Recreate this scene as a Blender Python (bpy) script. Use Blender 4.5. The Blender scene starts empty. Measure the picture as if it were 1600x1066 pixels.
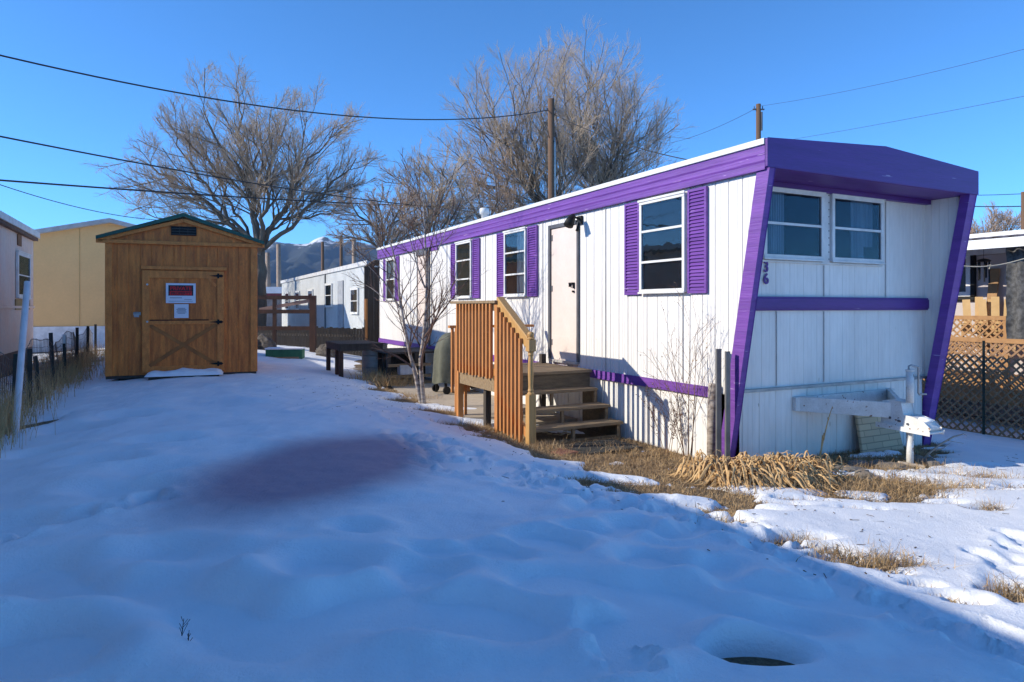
import bpy, math, random
import numpy as np
from mathutils import Vector, Matrix
R = math.radians
sc = bpy.context.scene
COL = sc.collection

# ------------------------------------------------------------------ camera, sky, sun, exposure
F_PX, VH, CZ = 1041.7, 480.0, 1.75
cam_d = bpy.data.cameras.new('camera')
cam = bpy.data.objects.new('camera', cam_d)
COL.objects.link(cam)
cam.location = (0, 0, CZ)
cam.rotation_euler = (R(90), 0, 0)
cam_d.sensor_width = 36
cam_d.lens = F_PX / 1600 * 36
cam_d.shift_y = -(533 - VH) / 1600
cam_d.clip_start = 0.05
cam_d.clip_end = 40000
sc.camera = cam

TH = R(27.12)                                   # the lots run along A, across along B
A = Vector((-math.sin(TH), math.cos(TH), 0)); B = Vector((math.cos(TH), math.sin(TH), 0)); P0 = Vector((2.358, 7.303, 0))
SUN = (A * 0.35 - B + Vector((0, 0, 0.53))).normalized()
SUN_EL = math.asin(SUN.z); SUN_AZ = math.atan2(SUN.x, SUN.y)

world = bpy.data.worlds.new('World'); sc.world = world; world.use_nodes = True
nt = world.node_tree; nt.nodes.clear()
wo = nt.nodes.new('ShaderNodeOutputWorld'); bg = nt.nodes.new('ShaderNodeBackground'); sky = nt.nodes.new('ShaderNodeTexSky')
sky.sky_type = 'NISHITA'; sky.sun_disc = False; sky.sun_elevation = SUN_EL; sky.sun_rotation = SUN_AZ
sky.altitude = 4000; sky.air_density = 1.0; sky.dust_density = 0.0; sky.ozone_density = 7
bg.inputs['Strength'].default_value = 0.13
tint = nt.nodes.new('ShaderNodeMixRGB'); tint.blend_type = 'MULTIPLY'; tint.inputs[0].default_value = 1; tint.inputs[2].default_value = (.64, .99, 1.07, 1)   # camera white balance of the clear winter sky
nt.links.new(sky.outputs[0], tint.inputs[1]); nt.links.new(tint.outputs[0], bg.inputs['Color']); nt.links.new(bg.outputs[0], wo.inputs['Surface'])

sun_d = bpy.data.lights.new('sun', 'SUN'); sun = bpy.data.objects.new('sun', sun_d); COL.objects.link(sun)
sun_d.energy = 2.75; sun_d.angle = R(0.5); sun_d.color = (1.0, 0.91, 0.76)
sun.rotation_euler = SUN.to_track_quat('Z', 'Y').to_euler()
sun.location = SUN * 60
sc.view_settings.view_transform = 'Standard'; sc.view_settings.look = 'None'
sc.view_settings.exposure = 1.08; sc.view_settings.gamma = 1

# ------------------------------------------------------------------ helpers
def lot(a, b, z=0.0):
    return P0 + A * a + B * b + Vector((0, 0, z))
def to_ab(x, y):
    dx, dy = x - P0.x, y - P0.y
    return dx * A.x + dy * A.y, dx * B.x + dy * B.y
def at(u, v, Y):
    return Vector(((u - 800) / F_PX * Y, Y, CZ + (VH - v) / F_PX * Y))
def on_b(u, v, b):                                # point of the plane b = const
    d = Vector(((u - 800) / F_PX, 1, (VH - v) / F_PX)); C = Vector((0, 0, CZ))
    t = (P0 + B * b - C).dot(B) / d.dot(B)
    X = C + d * t
    return (X - P0).dot(A), X.z
GB = [-60, -14, -8.7, -7.4, -5.5, -4, -1.6, 0, 2.5, 3.66, 8.7, 12, 20, 60]
GZ = [.0, .1, .1, .12, .28, .3, .1, 0, -.02, -.1, -.78, -.9, -1., -1.]
def gz(x, y):
    a, b = to_ab(x, y)
    s = 0.
    for k in (-.5, 0, .5): s = s + np.interp(b + k, GB, GZ)
    z = s / 3
    ra = np.clip((a - 11.5) / 5, 0, 1); rb = np.clip((2 - b) / 3, 0, 1) * np.clip((b + 9) / 3, 0, 1); z = z + .27 * ra * ra * (3 - 2 * ra) * rb
    d = np.sqrt(x * x + y * y)
    w = np.clip((d - 45) / 60, 0, 1)
    return z * (1 - w) + (-.3) * w
def g(x, y): return float(gz(x, y))

class Noise:
    def __init__(s, seed, n=256):
        s.t = np.random.RandomState(seed).rand(n, n) * 2 - 1; s.n = n
    def __call__(s, x, y):
        x = np.asarray(x, float); y = np.asarray(y, float)
        xi = np.floor(x).astype(int); yi = np.floor(y).astype(int); fx = x - xi; fy = y - yi
        fx = fx * fx * (3 - 2 * fx); fy = fy * fy * (3 - 2 * fy); n = s.n; t = s.t
        a = t[xi % n, yi % n]; b = t[(xi + 1) % n, yi % n]; c = t[xi % n, (yi + 1) % n]; d = t[(xi + 1) % n, (yi + 1) % n]
        return (a * (1 - fx) + b * fx) * (1 - fy) + (c * (1 - fx) + d * fx) * fy
    def fbm(s, x, y, o=4):
        r = 0; k = 1.
        for i in range(o):
            r = r + s(x * 2 ** i + i * 17.3, y * 2 ** i + i * 7.7) * k; k *= .5
        return r
N1, N2, N3 = Noise(1), Noise(2), Noise(3)

MATS = {}
def mat(name, col, rough=.7, col2=None, scale=4., stretch=(1, 1, 1), contrast=.5, bump=0., bscale=30., bstretch=None, metallic=0., detail=6., fine=.0, spec=.5, specks=None):
    """procedural surface: two colours mixed by a noise, a finer mottling, bump"""
    if name in MATS: return MATS[name]
    m = bpy.data.materials.new(name); m.use_nodes = True; nt = m.node_tree; p = nt.nodes['Principled BSDF']
    p.inputs['Roughness'].default_value = rough; p.inputs['Metallic'].default_value = metallic
    p.inputs['Specular IOR Level'].default_value = spec
    col2 = col2 or tuple(c * .75 for c in col)
    tc = nt.nodes.new('ShaderNodeTexCoord'); mp = nt.nodes.new('ShaderNodeMapping'); mp.inputs['Scale'].default_value = stretch
    nt.links.new(tc.outputs['Object'], mp.inputs[0])
    n = nt.nodes.new('ShaderNodeTexNoise'); n.inputs['Scale'].default_value = scale; n.inputs['Detail'].default_value = detail
    n.inputs['Roughness'].default_value = .6
    nt.links.new(mp.outputs[0], n.inputs['Vector'])
    r = nt.nodes.new('ShaderNodeValToRGB'); r.color_ramp.elements[0].position = .5 - contrast / 2 * .5; r.color_ramp.elements[1].position = .5 + contrast / 2 * .5
    r.color_ramp.elements[0].color = (*col2, 1); r.color_ramp.elements[1].color = (*col, 1)
    nt.links.new(n.outputs[0], r.inputs[0])
    out = r.outputs[0]
    if fine:
        n3 = nt.nodes.new('ShaderNodeTexNoise'); n3.inputs['Scale'].default_value = scale * 11; n3.inputs['Detail'].default_value = 4
        nt.links.new(mp.outputs[0], n3.inputs['Vector'])
        mr = nt.nodes.new('ShaderNodeMapRange'); mr.inputs[1].default_value = .3; mr.inputs[2].default_value = .7
        mr.inputs[3].default_value = 1 - fine; mr.inputs[4].default_value = 1 + fine * .5
        nt.links.new(n3.outputs[0], mr.inputs[0])
        mx = nt.nodes.new('ShaderNodeVectorMath'); mx.operation = 'SCALE'
        nt.links.new(out, mx.inputs[0]); nt.links.new(mr.outputs[0], mx.inputs['Scale']); out = mx.outputs[0]
    if specks:
        n5 = nt.nodes.new('ShaderNodeTexNoise'); n5.inputs['Scale'].default_value = specks[1]; n5.inputs['Detail'].default_value = 3; nt.links.new(mp.outputs[0], n5.inputs['Vector'])
        r5 = nt.nodes.new('ShaderNodeValToRGB'); r5.color_ramp.elements[0].position = specks[2]; r5.color_ramp.elements[1].position = specks[2] + .03; nt.links.new(n5.outputs[0], r5.inputs[0])
        m5 = nt.nodes.new('ShaderNodeMixRGB'); m5.inputs[2].default_value = (*specks[0], 1); nt.links.new(r5.outputs[0], m5.inputs[0]); nt.links.new(out, m5.inputs[1]); out = m5.outputs[0]
    nt.links.new(out, p.inputs['Base Color'])
    if bump:
        n2 = nt.nodes.new('ShaderNodeTexNoise'); n2.inputs['Scale'].default_value = bscale; n2.inputs['Detail'].default_value = 5
        if bstretch:
            mp2 = nt.nodes.new('ShaderNodeMapping'); mp2.inputs['Scale'].default_value = bstretch
            nt.links.new(tc.outputs['Object'], mp2.inputs[0]); nt.links.new(mp2.outputs[0], n2.inputs['Vector'])
        else: nt.links.new(mp.outputs[0], n2.inputs['Vector'])
        bm = nt.nodes.new('ShaderNodeBump'); bm.inputs['Strength'].default_value = bump; bm.inputs['Distance'].default_value = .02
        nt.links.new(n2.outputs[0], bm.inputs['Height']); nt.links.new(bm.outputs[0], p.inputs['Normal'])
    MATS[name] = m
    return m
def glass_mat(name, tint=(.5, .55, .6), refl=.5):
    if name in MATS: return MATS[name]
    m = bpy.data.materials.new(name); m.use_nodes = True; nt = m.node_tree; nt.nodes.clear()
    o = nt.nodes.new('ShaderNodeOutputMaterial'); mix = nt.nodes.new('ShaderNodeMixShader'); t = nt.nodes.new('ShaderNodeBsdfTransparent')
    gl = nt.nodes.new('ShaderNodeBsdfGlossy'); gl.inputs['Roughness'].default_value = .02; gl.inputs['Color'].default_value = (1, 1, 1, 1)
    t.inputs[0].default_value = (*tint, 1)
    f = nt.nodes.new('ShaderNodeFresnel'); f.inputs[0].default_value = 1.5
    mr = nt.nodes.new('ShaderNodeMapRange'); mr.inputs[1].default_value = 0; mr.inputs[2].default_value = 1; mr.inputs[3].default_value = refl * .3; mr.inputs[4].default_value = 1
    nz = nt.nodes.new('ShaderNodeTexNoise'); nz.inputs['Scale'].default_value = 2.5; bm = nt.nodes.new('ShaderNodeBump'); bm.inputs['Strength'].default_value = .04; bm.inputs['Distance'].default_value = .05
    nt.links.new(nz.outputs[0], bm.inputs['Height']); nt.links.new(bm.outputs[0], gl.inputs['Normal'])
    ge = nt.nodes.new('ShaderNodeNewGeometry'); iv = nt.nodes.new('ShaderNodeMath'); iv.operation = 'SUBTRACT'; iv.inputs[0].default_value = 1; nt.links.new(ge.outputs['Backfacing'], iv.inputs[1])
    ml = nt.nodes.new('ShaderNodeMath'); ml.operation = 'MULTIPLY'; nt.links.new(mr.outputs[0], ml.inputs[0]); nt.links.new(iv.outputs[0], ml.inputs[1])
    nt.links.new(f.outputs[0], mr.inputs[0]); nt.links.new(ml.outputs[0], mix.inputs[0]); nt.links.new(t.outputs[0], mix.inputs[1]); nt.links.new(gl.outputs[0], mix.inputs[2])
    nt.links.new(mix.outputs[0], o.inputs[0]); MATS[name] = m
    return m

class MB:
    """collects shapes, then becomes ONE mesh object"""
    def __init__(s, M=None): s.v = []; s.f = []; s.M = M
    def add(s, vs, fs):
        n = len(s.v)
        for p in vs:
            p = Vector(p)
            s.v.append(tuple(s.M @ p) if s.M else tuple(p))
        s.f += [tuple(i + n for i in f) for f in fs]
        return s
    def box(s, x0, x1, y0, y1, z0, z1):
        return s.add([(x0, y0, z0), (x1, y0, z0), (x1, y1, z0), (x0, y1, z0), (x0, y0, z1), (x1, y0, z1), (x1, y1, z1), (x0, y1, z1)],
                     [(0, 3, 2, 1), (4, 5, 6, 7), (0, 1, 5, 4), (1, 2, 6, 5), (2, 3, 7, 6), (3, 0, 4, 7)])
    def beam(s, p, q, w, h, up=(0, 0, 1)):
        p, q = Vector(p), Vector(q); d = (q - p).normalized(); up = Vector(up)
        if abs(d.dot(up)) > .98: up = Vector((0, 1, 0))
        x = d.cross(up).normalized() * (w / 2); y = x.cross(d).normalized() * (h / 2)
        vs = [p - x - y, p + x - y, p + x + y, p - x + y, q - x - y, q + x - y, q + x + y, q - x + y]
        return s.add(vs, [(0, 1, 2, 3), (7, 6, 5, 4), (0, 4, 5, 1), (1, 5, 6, 2), (2, 6, 7, 3), (3, 7, 4, 0)])
    def prism(s, pts, axis, t0, t1):
        """pts: 2-D outline in the two other axes (x,y,z order)"""
        def mk(a, b, t): return {'x': (t, a, b), 'y': (a, t, b), 'z': (a, b, t)}[axis]
        n = len(pts); vs = [mk(a, b, t0) for a, b in pts] + [mk(a, b, t1) for a, b in pts]
        fs = [tuple(range(n)), tuple(range(2 * n - 1, n - 1, -1))] + [(i, (i + 1) % n, n + (i + 1) % n, n + i) for i in range(n)]
        return s.add(vs, fs)
    def tube(s, pts, rad, n=8, cap=True):
        pts = [Vector(p) for p in pts]
        if not hasattr(rad, '__len__'): rad = [rad] * len(pts)
        vs = []; u = None
        for i, p in enumerate(pts):
            d = (pts[min(i + 1, len(pts) - 1)] - pts[max(i - 1, 0)])
            if d.length < 1e-9: d = Vector((0, 0, 1))
            d.normalize()
            if u is None: u = d.orthogonal().normalized()
            u = (u - d * u.dot(d)).normalized(); w = d.cross(u)
            for k in range(n):
                t = 2 * math.pi * k / n
                vs.append(p + (u * math.cos(t) + w * math.sin(t)) * rad[i])
        fs = [(i * n + k, i * n + (k + 1) % n, (i + 1) * n + (k + 1) % n, (i + 1) * n + k) for i in range(len(pts) - 1) for k in range(n)]
        if cap: fs += [tuple(range(n - 1, -1, -1)), tuple(range((len(pts) - 1) * n, len(pts) * n))]
        return s.add(vs, fs)
    def lathe(s, prof, c=(0, 0, 0), n=24):
        c = Vector(c)
        return s.tube([c + Vector((0, 0, z)) for r, z in prof], [max(r, .0005) for r, z in prof], n)
    def blob(s, c, r, seed=0, n=12, amp=.2):
        rnd = Noise(seed + 50, 16); vs = []; fs = []; c = Vector(c)
        for i in range(n + 1):
            ph = math.pi * i / n
            for k in range(n * 2):
                t = math.pi * k / n
                d = Vector((math.sin(ph) * math.cos(t), math.sin(ph) * math.sin(t), math.cos(ph)))
                q = 1 + amp * float(rnd(d.x * 2 + 5, d.y * 2 + 5 + d.z * 2.3))
                vs.append(c + Vector((d.x * r[0], d.y * r[1], d.z * r[2])) * q)
        m = n * 2
        fs = [(i * m + k, (i + 1) * m + k, (i + 1) * m + (k + 1) % m, i * m + (k + 1) % m) for i in range(n) for k in range(m)]
        return s.add(vs, fs)
    def build(s, name, m, parent=None, smooth=False, bevel=0):
        me = bpy.data.meshes.new(name); me.from_pydata(s.v, [], s.f); me.update()
        o = bpy.data.objects.new(name, me); COL.objects.link(o); me.materials.append(m)
        if parent: o.parent = parent
        if smooth: me.shade_smooth()
        if bevel:
            b = o.modifiers.new('bevel', 'BEVEL'); b.width = bevel; b.segments = 2; b.limit_method = 'ANGLE'
        return o
def tag(o, label=None, cat=None, group=None, kind=None):
    if label: o['label'] = label
    if cat: o['category'] = cat
    if group: o['group'] = group
    if kind: o['kind'] = kind
    return o
def empty(name, loc, rz=0., label=None, cat=None, group=None):
    o = bpy.data.objects.new(name, None); COL.objects.link(o); o.location = loc; o.rotation_euler = (0, 0, rz); o.empty_display_size = .2
    return tag(o, label, cat, group)
def sheet(name, X, Y, Z, m, smooth=True, mask=None):
    """grid mesh from 2-D arrays"""
    ny, nx = X.shape
    co = np.stack([X, Y, Z], -1).reshape(-1, 3).astype(np.float32)
    i = np.arange(ny * nx).reshape(ny, nx)
    q = np.stack([i[:-1, :-1], i[:-1, 1:], i[1:, 1:], i[1:, :-1]], -1).reshape(-1, 4)
    if mask is not None: q = q[mask.reshape(-1)[q].any(1)]
    return raw_mesh(name, co, q, m, smooth)
def raw_mesh(name, co, q, m, smooth=True, parent=None):
    me = bpy.data.meshes.new(name); k = q.shape[1]
    me.vertices.add(len(co)); me.vertices.foreach_set('co', np.asarray(co, np.float32).ravel())
    me.loops.add(q.size); me.loops.foreach_set('vertex_index', q.ravel().astype(np.int32))
    me.polygons.add(len(q)); me.polygons.foreach_set('loop_start', np.arange(0, q.size, k, dtype=np.int32))
    me.polygons.foreach_set('loop_total', np.full(len(q), k, np.int32))
    me.update(calc_edges=True); me.validate()
    if smooth: me.shade_smooth()
    o = bpy.data.objects.new(name, me); COL.objects.link(o); me.materials.append(m)
    if parent: o.parent = parent
    return o

# ------------------------------------------------------------------ materials
white_siding = mat('white_siding', (.82, .81, .78), .45, (.72, .70, .67), scale=1.6, stretch=(1, 1, .25), contrast=.7, fine=.04, bump=.12, bscale=1.5, specks=((.42, .36, .28), 26, .735))
shade_lifted_siding = mat('shade_lifted_siding', (.90, .86, .80), .45, (.76, .71, .65), scale=1.8, stretch=(1, 1, .2), contrast=.8, fine=.06, bump=.12, bscale=1.5, specks=((.40, .34, .27), 26, .74))  # white siding copy, lightened and warmed to offset the front's bluish shade
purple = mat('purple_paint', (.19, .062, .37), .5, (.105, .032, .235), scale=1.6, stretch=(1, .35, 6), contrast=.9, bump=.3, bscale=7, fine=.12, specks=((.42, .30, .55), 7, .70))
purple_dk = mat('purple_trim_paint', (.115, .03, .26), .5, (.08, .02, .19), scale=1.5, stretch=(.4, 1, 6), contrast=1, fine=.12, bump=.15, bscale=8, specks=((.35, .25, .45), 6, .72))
white_metal = mat('white_metal', (.78, .78, .76), .4, (.62, .62, .60), scale=5, contrast=.6)
alu = mat('aluminium_frame', (.62, .62, .60), .4, (.45, .44, .42), scale=9, contrast=.6, metallic=.35)
glass = glass_mat('window_glass', (.62, .68, .72), .12)
room_backing = mat('dark_room_backing', (.035, .035, .04), .9, (.02, .02, .022))  # near-black colour that gives the darkness of the rooms behind the windows
curtain_m = mat('sheer_curtain', (.62, .64, .68), .9, (.42, .44, .50), scale=9, stretch=(1, 1, .05), contrast=.6)
door_m = mat('cream_door_paint', (.74, .64, .58), .5, (.68, .58, .52), scale=2, contrast=.7, fine=.04)
black_m = mat('black_metal', (.012, .012, .013), .6, spec=.25)
dk_frame = mat('dark_grey_frame', (.10, .105, .12), .5, (.07, .07, .08))
deck_wood = mat('weathered_deck_wood', (.36, .26, .15), .85, (.20, .135, .075), scale=3, stretch=(1.2, 9, 9), contrast=.9, bump=.4, bscale=16, fine=.2)
riser_wood = mat('grey_board_wood', (.24, .175, .10), .85, (.12, .09, .055), scale=3, stretch=(1.2, 9, 9), contrast=.9, bump=.4, bscale=16, fine=.2)
rail_wood = mat('stained_rail_wood', (.62, .27, .08), .6, (.40, .15, .04), scale=4, stretch=(9, 9, .9), contrast=.9, bump=.25, bscale=16, fine=.15)
newel_wood = mat('honey_newel_wood', (.58, .34, .12), .5, (.42, .23, .075), scale=4, stretch=(9, 9, .9), contrast=.9, bump=.2, bscale=16, fine=.1)
shed_wood = mat('stained_shed_siding', (.92, .28, .045), .6, (.36, .085, .014), scale=2.0, stretch=(6, 6, .8), contrast=.9, bump=.3, bscale=14, fine=.25)
shed_trim = mat('shed_trim_wood', (.86, .29, .055), .6, (.54, .155, .028), scale=3, stretch=(5, 5, 2), contrast=.9, bump=.2, bscale=14, fine=.2)
green_roof = mat('dark_green_metal', (.012, .085, .055), .4, (.010, .06, .04))
concrete = mat('patio_concrete', (.50, .42, .32), .9, (.38, .31, .23), scale=1.5, contrast=.9, bump=.2, bscale=60, fine=.12)
dirt_m = mat('dry_lawn_soil', (.24, .165, .085), .95, (.10, .068, .04), scale=5, contrast=.8, bump=.8, bscale=40, fine=.4)
bark_d = mat('cottonwood_bark', (.21, .17, .13), .95, (.09, .07, .055), scale=3, stretch=(1, 1, .3), contrast=1, bump=.5, bscale=10)
twig_m = mat('cottonwood_twigs', (.55, .43, .31), .9, (.33, .25, .18), scale=.6, contrast=1)
twig_w = mat('warm_twigs', (.48, .34, .235), .9, (.28, .20, .145), scale=.6, contrast=1)
birch_bark = mat('birch_bark', (.46, .40, .34), .85, (.16, .12, .10), scale=7, stretch=(1, 1, 2.5), contrast=.5, bump=.3, bscale=20)
birch_twig = mat('birch_twigs', (.15, .085, .06), .85, (.09, .05, .04))
pole_wood = mat('utility_pole_wood', (.19, .105, .06), .9, (.09, .055, .035), scale=2, stretch=(6, 6, .3), contrast=1, bump=.3)
dark_wood = mat('dark_weathered_wood', (.085, .07, .058), .9, (.04, .033, .028), scale=2, stretch=(7, 7, .5), contrast=.9, bump=.3, fine=.2)
brown_wood = mat('brown_stained_lumber', (.10, .045, .028), .8, (.05, .026, .018), scale=3, stretch=(4, 4, 1), contrast=.8)
straw_m = mat('dry_straw', (.80, .54, .25), .8, (.36, .20, .08), scale=12, contrast=.9)
grass_m = mat('dead_grass_blades', (.62, .43, .22), .85, (.17, .10, .05), scale=6, contrast=.9)
tall_m = mat('tall_dry_grass', (.66, .44, .21), .85, (.32, .22, .10), scale=2., contrast=.9)
wire_m = mat('black_cable', (.02, .02, .022), .6)
steel = mat('galvanised_steel', (.42, .43, .44), .45, (.25, .26, .27), scale=6, contrast=.8, metallic=.6)
tire = mat('rubber_mat', (.035, .036, .036), .85, (.02, .02, .02), bump=.3, bscale=80)
rock_m = mat('grey_brown_rock', (.27, .23, .19), .9, (.14, .115, .09), scale=5, contrast=.9, bump=.5, bscale=14, fine=.2)
lattice_wood = mat('lattice_wood', (.46, .25, .10), .8, (.28, .14, .055), scale=5, contrast=.9)
old_lattice = mat('old_lattice_wood', (.38, .22, .115), .85, (.22, .125, .065), scale=5, contrast=.9)

def snow_material(name, near=True):
    m = bpy.data.materials.new(name); m.use_nodes = True; nt = m.node_tree; p = nt.nodes['Principled BSDF']
    p.inputs['Roughness'].default_value = .65; p.inputs['Specular IOR Level'].default_value = .3
    tc = nt.nodes.new('ShaderNodeTexCoord')
    n = nt.nodes.new('ShaderNodeTexNoise'); n.inputs['Scale'].default_value = 2.; n.inputs['Detail'].default_value = 8
    nt.links.new(tc.outputs['Object'], n.inputs['Vector'])
    r = nt.nodes.new('ShaderNodeValToRGB'); r.color_ramp.elements[0].color = (.80, .82, .85, 1); r.color_ramp.elements[1].color = (.90, .91, .92, 1)
    r.color_ramp.elements[0].position = .3; r.color_ramp.elements[1].position = .7
    nt.links.new(n.outputs[0], r.inputs[0]); out = r.outputs[0]
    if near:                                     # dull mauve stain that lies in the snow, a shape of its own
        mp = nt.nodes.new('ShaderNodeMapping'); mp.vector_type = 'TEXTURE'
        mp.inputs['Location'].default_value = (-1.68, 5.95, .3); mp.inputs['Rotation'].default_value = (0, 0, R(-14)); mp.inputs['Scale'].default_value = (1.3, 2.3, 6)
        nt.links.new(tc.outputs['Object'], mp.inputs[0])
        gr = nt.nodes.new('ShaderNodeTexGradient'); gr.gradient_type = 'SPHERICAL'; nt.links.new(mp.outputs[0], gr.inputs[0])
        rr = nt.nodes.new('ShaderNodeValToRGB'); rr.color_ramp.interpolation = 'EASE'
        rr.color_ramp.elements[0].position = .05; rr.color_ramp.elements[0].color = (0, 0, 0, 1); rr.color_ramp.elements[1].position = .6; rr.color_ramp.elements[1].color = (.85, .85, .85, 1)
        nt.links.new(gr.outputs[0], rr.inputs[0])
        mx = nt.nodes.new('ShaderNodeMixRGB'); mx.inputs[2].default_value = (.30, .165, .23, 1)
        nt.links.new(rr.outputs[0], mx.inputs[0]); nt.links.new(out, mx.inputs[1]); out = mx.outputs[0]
    else:                                        # far ground: snow with bare brown patches
        n4 = nt.nodes.new('ShaderNodeTexNoise'); n4.inputs['Scale'].default_value = .35; n4.inputs['Detail'].default_value = 10; n4.inputs['Roughness'].default_value = .65
        nt.links.new(tc.outputs['Object'], n4.inputs['Vector'])
        r4 = nt.nodes.new('ShaderNodeValToRGB'); r4.color_ramp.elements[0].position = .50; r4.color_ramp.elements[1].position = .56
        r4.color_ramp.elements[0].color = (.17, .12, .07, 1)
        nt.links.new(n4.outputs[0], r4.inputs[0]); r4.color_ramp.elements[1].color = (.8, .82, .85, 1); out = r4.outputs[0]
    nt.links.new(out, p.inputs['Base Color'])
    b1 = nt.nodes.new('ShaderNodeTexNoise'); b1.inputs['Scale'].default_value = 55; b1.inputs['Detail'].default_value = 6; b1.inputs['Roughness'].default_value = .7
    nt.links.new(tc.outputs['Object'], b1.inputs['Vector'])
    bm = nt.nodes.new('ShaderNodeBump'); bm.inputs['Strength'].default_value = .6; bm.inputs['Distance'].default_value = .018
    nt.links.new(b1.outputs[0], bm.inputs['Height']); nt.links.new(bm.outputs[0], p.inputs['Normal'])
    return m
snow_m = snow_material('snow_cover'); far_m = snow_material('far_snowy_ground', False)
snow_cap = mat('settled_snow', (.86, .88, .9), .7, (.78, .8, .84), bump=.3, bscale=25)

# ------------------------------------------------------------------ setting: ground, snow, mountains
def axis(lo, hi, f0, f1, fine, grow=1.12):
    c = list(np.arange(f0, f1 + fine, fine)); s = fine
    x = c[-1]
    while x < hi: s *= grow; x += s; c.append(x)
    s = fine; x = c[0]
    while x > lo: s *= grow; x -= s; c.insert(0, x)
    return np.array(c)
BLOBS = []      # bare ground: (x, y, radius_x, radius_y, strength)
def ground_pt(u, v):
    Y = 2.5
    while Y < 60:
        p = at(u, v, Y)
        if p.z < g(p.x, p.y): return p
        Y += .02
    return p
for u, v, rx, ry, st in [(900, 712, .5, .45, 1.1), (860, 700, .45, .3, 1), (950, 705, .5, .5, 1.2), (990, 735, .55, .4, 1.1), (1010, 715, .5, .5, 1.1), (1060, 745, .5, .4, 1.1),
                         (1110, 775, .38, .25, 1), (1150, 790, .22, .12, .8), (1140, 740, .6, .35, 1.1), (1220, 750, .6, .35, 1.1), (1300, 755, .55, .32, 1.1), (1380, 760, .5, .3, 1.1), (1250, 785, .3, .08, .7),
                         (1320, 780, .35, .12, .8), (1400, 785, .3, .10, .7), (1430, 762, .4, .16, .8), (1350, 725, .7, .3, 1.), (1440, 715, .3, .2, .8), (1500, 765, .28, .09, .7), (1545, 750, .25, .1, .75), (1480, 745, .2, .08, .6), (1590, 765, .2, .08, .7),
                         (1545, 802, .14, .06, .8), (1120, 820, .24, .08, 1.15), (1150, 828, .12, .05, 1.), (1205, 853, .16, .06, 1.), (1285, 868, .16, .07, 1.05), (1250, 850, .20, .06, .95), (1180, 838, .08, .04, .8), (1300, 872, .2, .05, .9), (1345, 893, .2, .05, .9), (1440, 925, .1, .04, .8), (1470, 940, .12, .04, .8), (1370, 885, .26, .09, .95), (1300, 885, .13, .06, .8),
                         (1510, 952, .1, .05, .8), (1590, 940, .16, .1, .9), (1400, 905, .1, .04, .6), (1330, 885, .12, .06, .7),
                         (620, 605, .7, .35, 1.), (590, 595, .7, .4, 1), (650, 628, .5, .35, 1.), (690, 645, .5, .3, 1.), (740, 668, .45, .22, 1), (780, 685, .4, .2, 1), (700, 610, 1.2, .9, 1.2), (740, 630, .9, .7, 1.2),
                         (760, 650, .8, .5, 1.1), (820, 680, .6, .4, 1.1), (40, 670, .3, .7, .8), (460, 600, .15, .2, .55), (1500, 690, .15, .1, .6), (1400, 700, .5, .2, .8), (1540, 735, .2, .06, .6), (880, 700, .6, .5, 1.3), (930, 690, .5, .5, 1.3), (1380, 722, .5, .35, 1.2), (1430, 705, .4, .3, 1.), (1300, 725, .6, .3, 1.2), (880, 660, .6, .5, 1.3), (720, 625, .8, .7, 1.4), (660, 615, .9, .6, 1.3), (640, 600, .7, .8, 1.2), (960, 758, .5, .18, .95), (1030, 775, .5, .16, .95), (1090, 800, .35, .12, .9), (1150, 800, .35, .10, .85), (1200, 790, .4, .10, .8), (1080, 770, .5, .25, 1.1), (1440, 780, .35, .08, .75), (1330, 800, .3, .06, .65), (1480, 790, .2, .06, .65), (1560, 770, .2, .07, .7)]:
    p = ground_pt(u, v); BLOBS.append((p.x, p.y, rx, ry, st))
def bare(x, y, rough=True):
    r = np.zeros_like(x)
    for bx, by, rx, ry, st in BLOBS:
        d = ((x - bx) / rx) ** 2 + ((y - by) / ry) ** 2
        r = np.maximum(r, st * np.exp(-d * .9))
    a, b = to_ab(x, y)
    under = np.clip(1.3 - np.maximum(np.abs(a - 6.9) - 6.9, 0) * 4 - np.maximum(np.abs(b - 1.8) - 1.85, 0) * 2.5, 0, 1)   # beneath the home
    r = np.maximum(r, under)
    if not rough: return r
    return r + N2.fbm(x * 3.1, y * 3.1, 4) * .20 + N3.fbm(x * 14, y * 14, 3) * .10
X_ax = axis(-70, 60, -8.5, 6.2, .026, 1.14)
y = 1.0; Yl = []
while y < 75: Yl.append(y); y *= 1.0062 if y < 12 else 1.011
Y_ax = np.array(Yl)
XX, YY = np.meshgrid(X_ax, Y_ax)
GZ0 = gz(XX, YY)
bm_ = bare(XX, YY)
cover = np.clip((.50 - bm_) / .20, 0, 1); cover = cover * cover * (3 - 2 * cover)
depth = .075 + .028 * N1.fbm(XX * .55, YY * .55, 3) + (.007 + .010 * np.clip((-1.6 - to_ab(XX, YY)[1]) / 1, 0, 1)) * N2.fbm(XX * 2.3, YY * 2.3, 4) + .003 * N3.fbm(XX * 15, YY * 15, 3)
a_, b_ = to_ab(XX, YY)
def dimple(u, v, rx, ry, dep, rot=0.):
    p = ground_pt(u, v); dx = XX - p.x; dy = YY - p.y; c, s = math.cos(rot), math.sin(rot)
    q = ((dx * c + dy * s) / rx) ** 2 + ((-dx * s + dy * c) / ry) ** 2
    return -dep * np.exp(-q) + dep * .22 * np.exp(-(np.sqrt(q) - 1.7) ** 2 * 2.2)
rs = np.random.RandomState(4)
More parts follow.
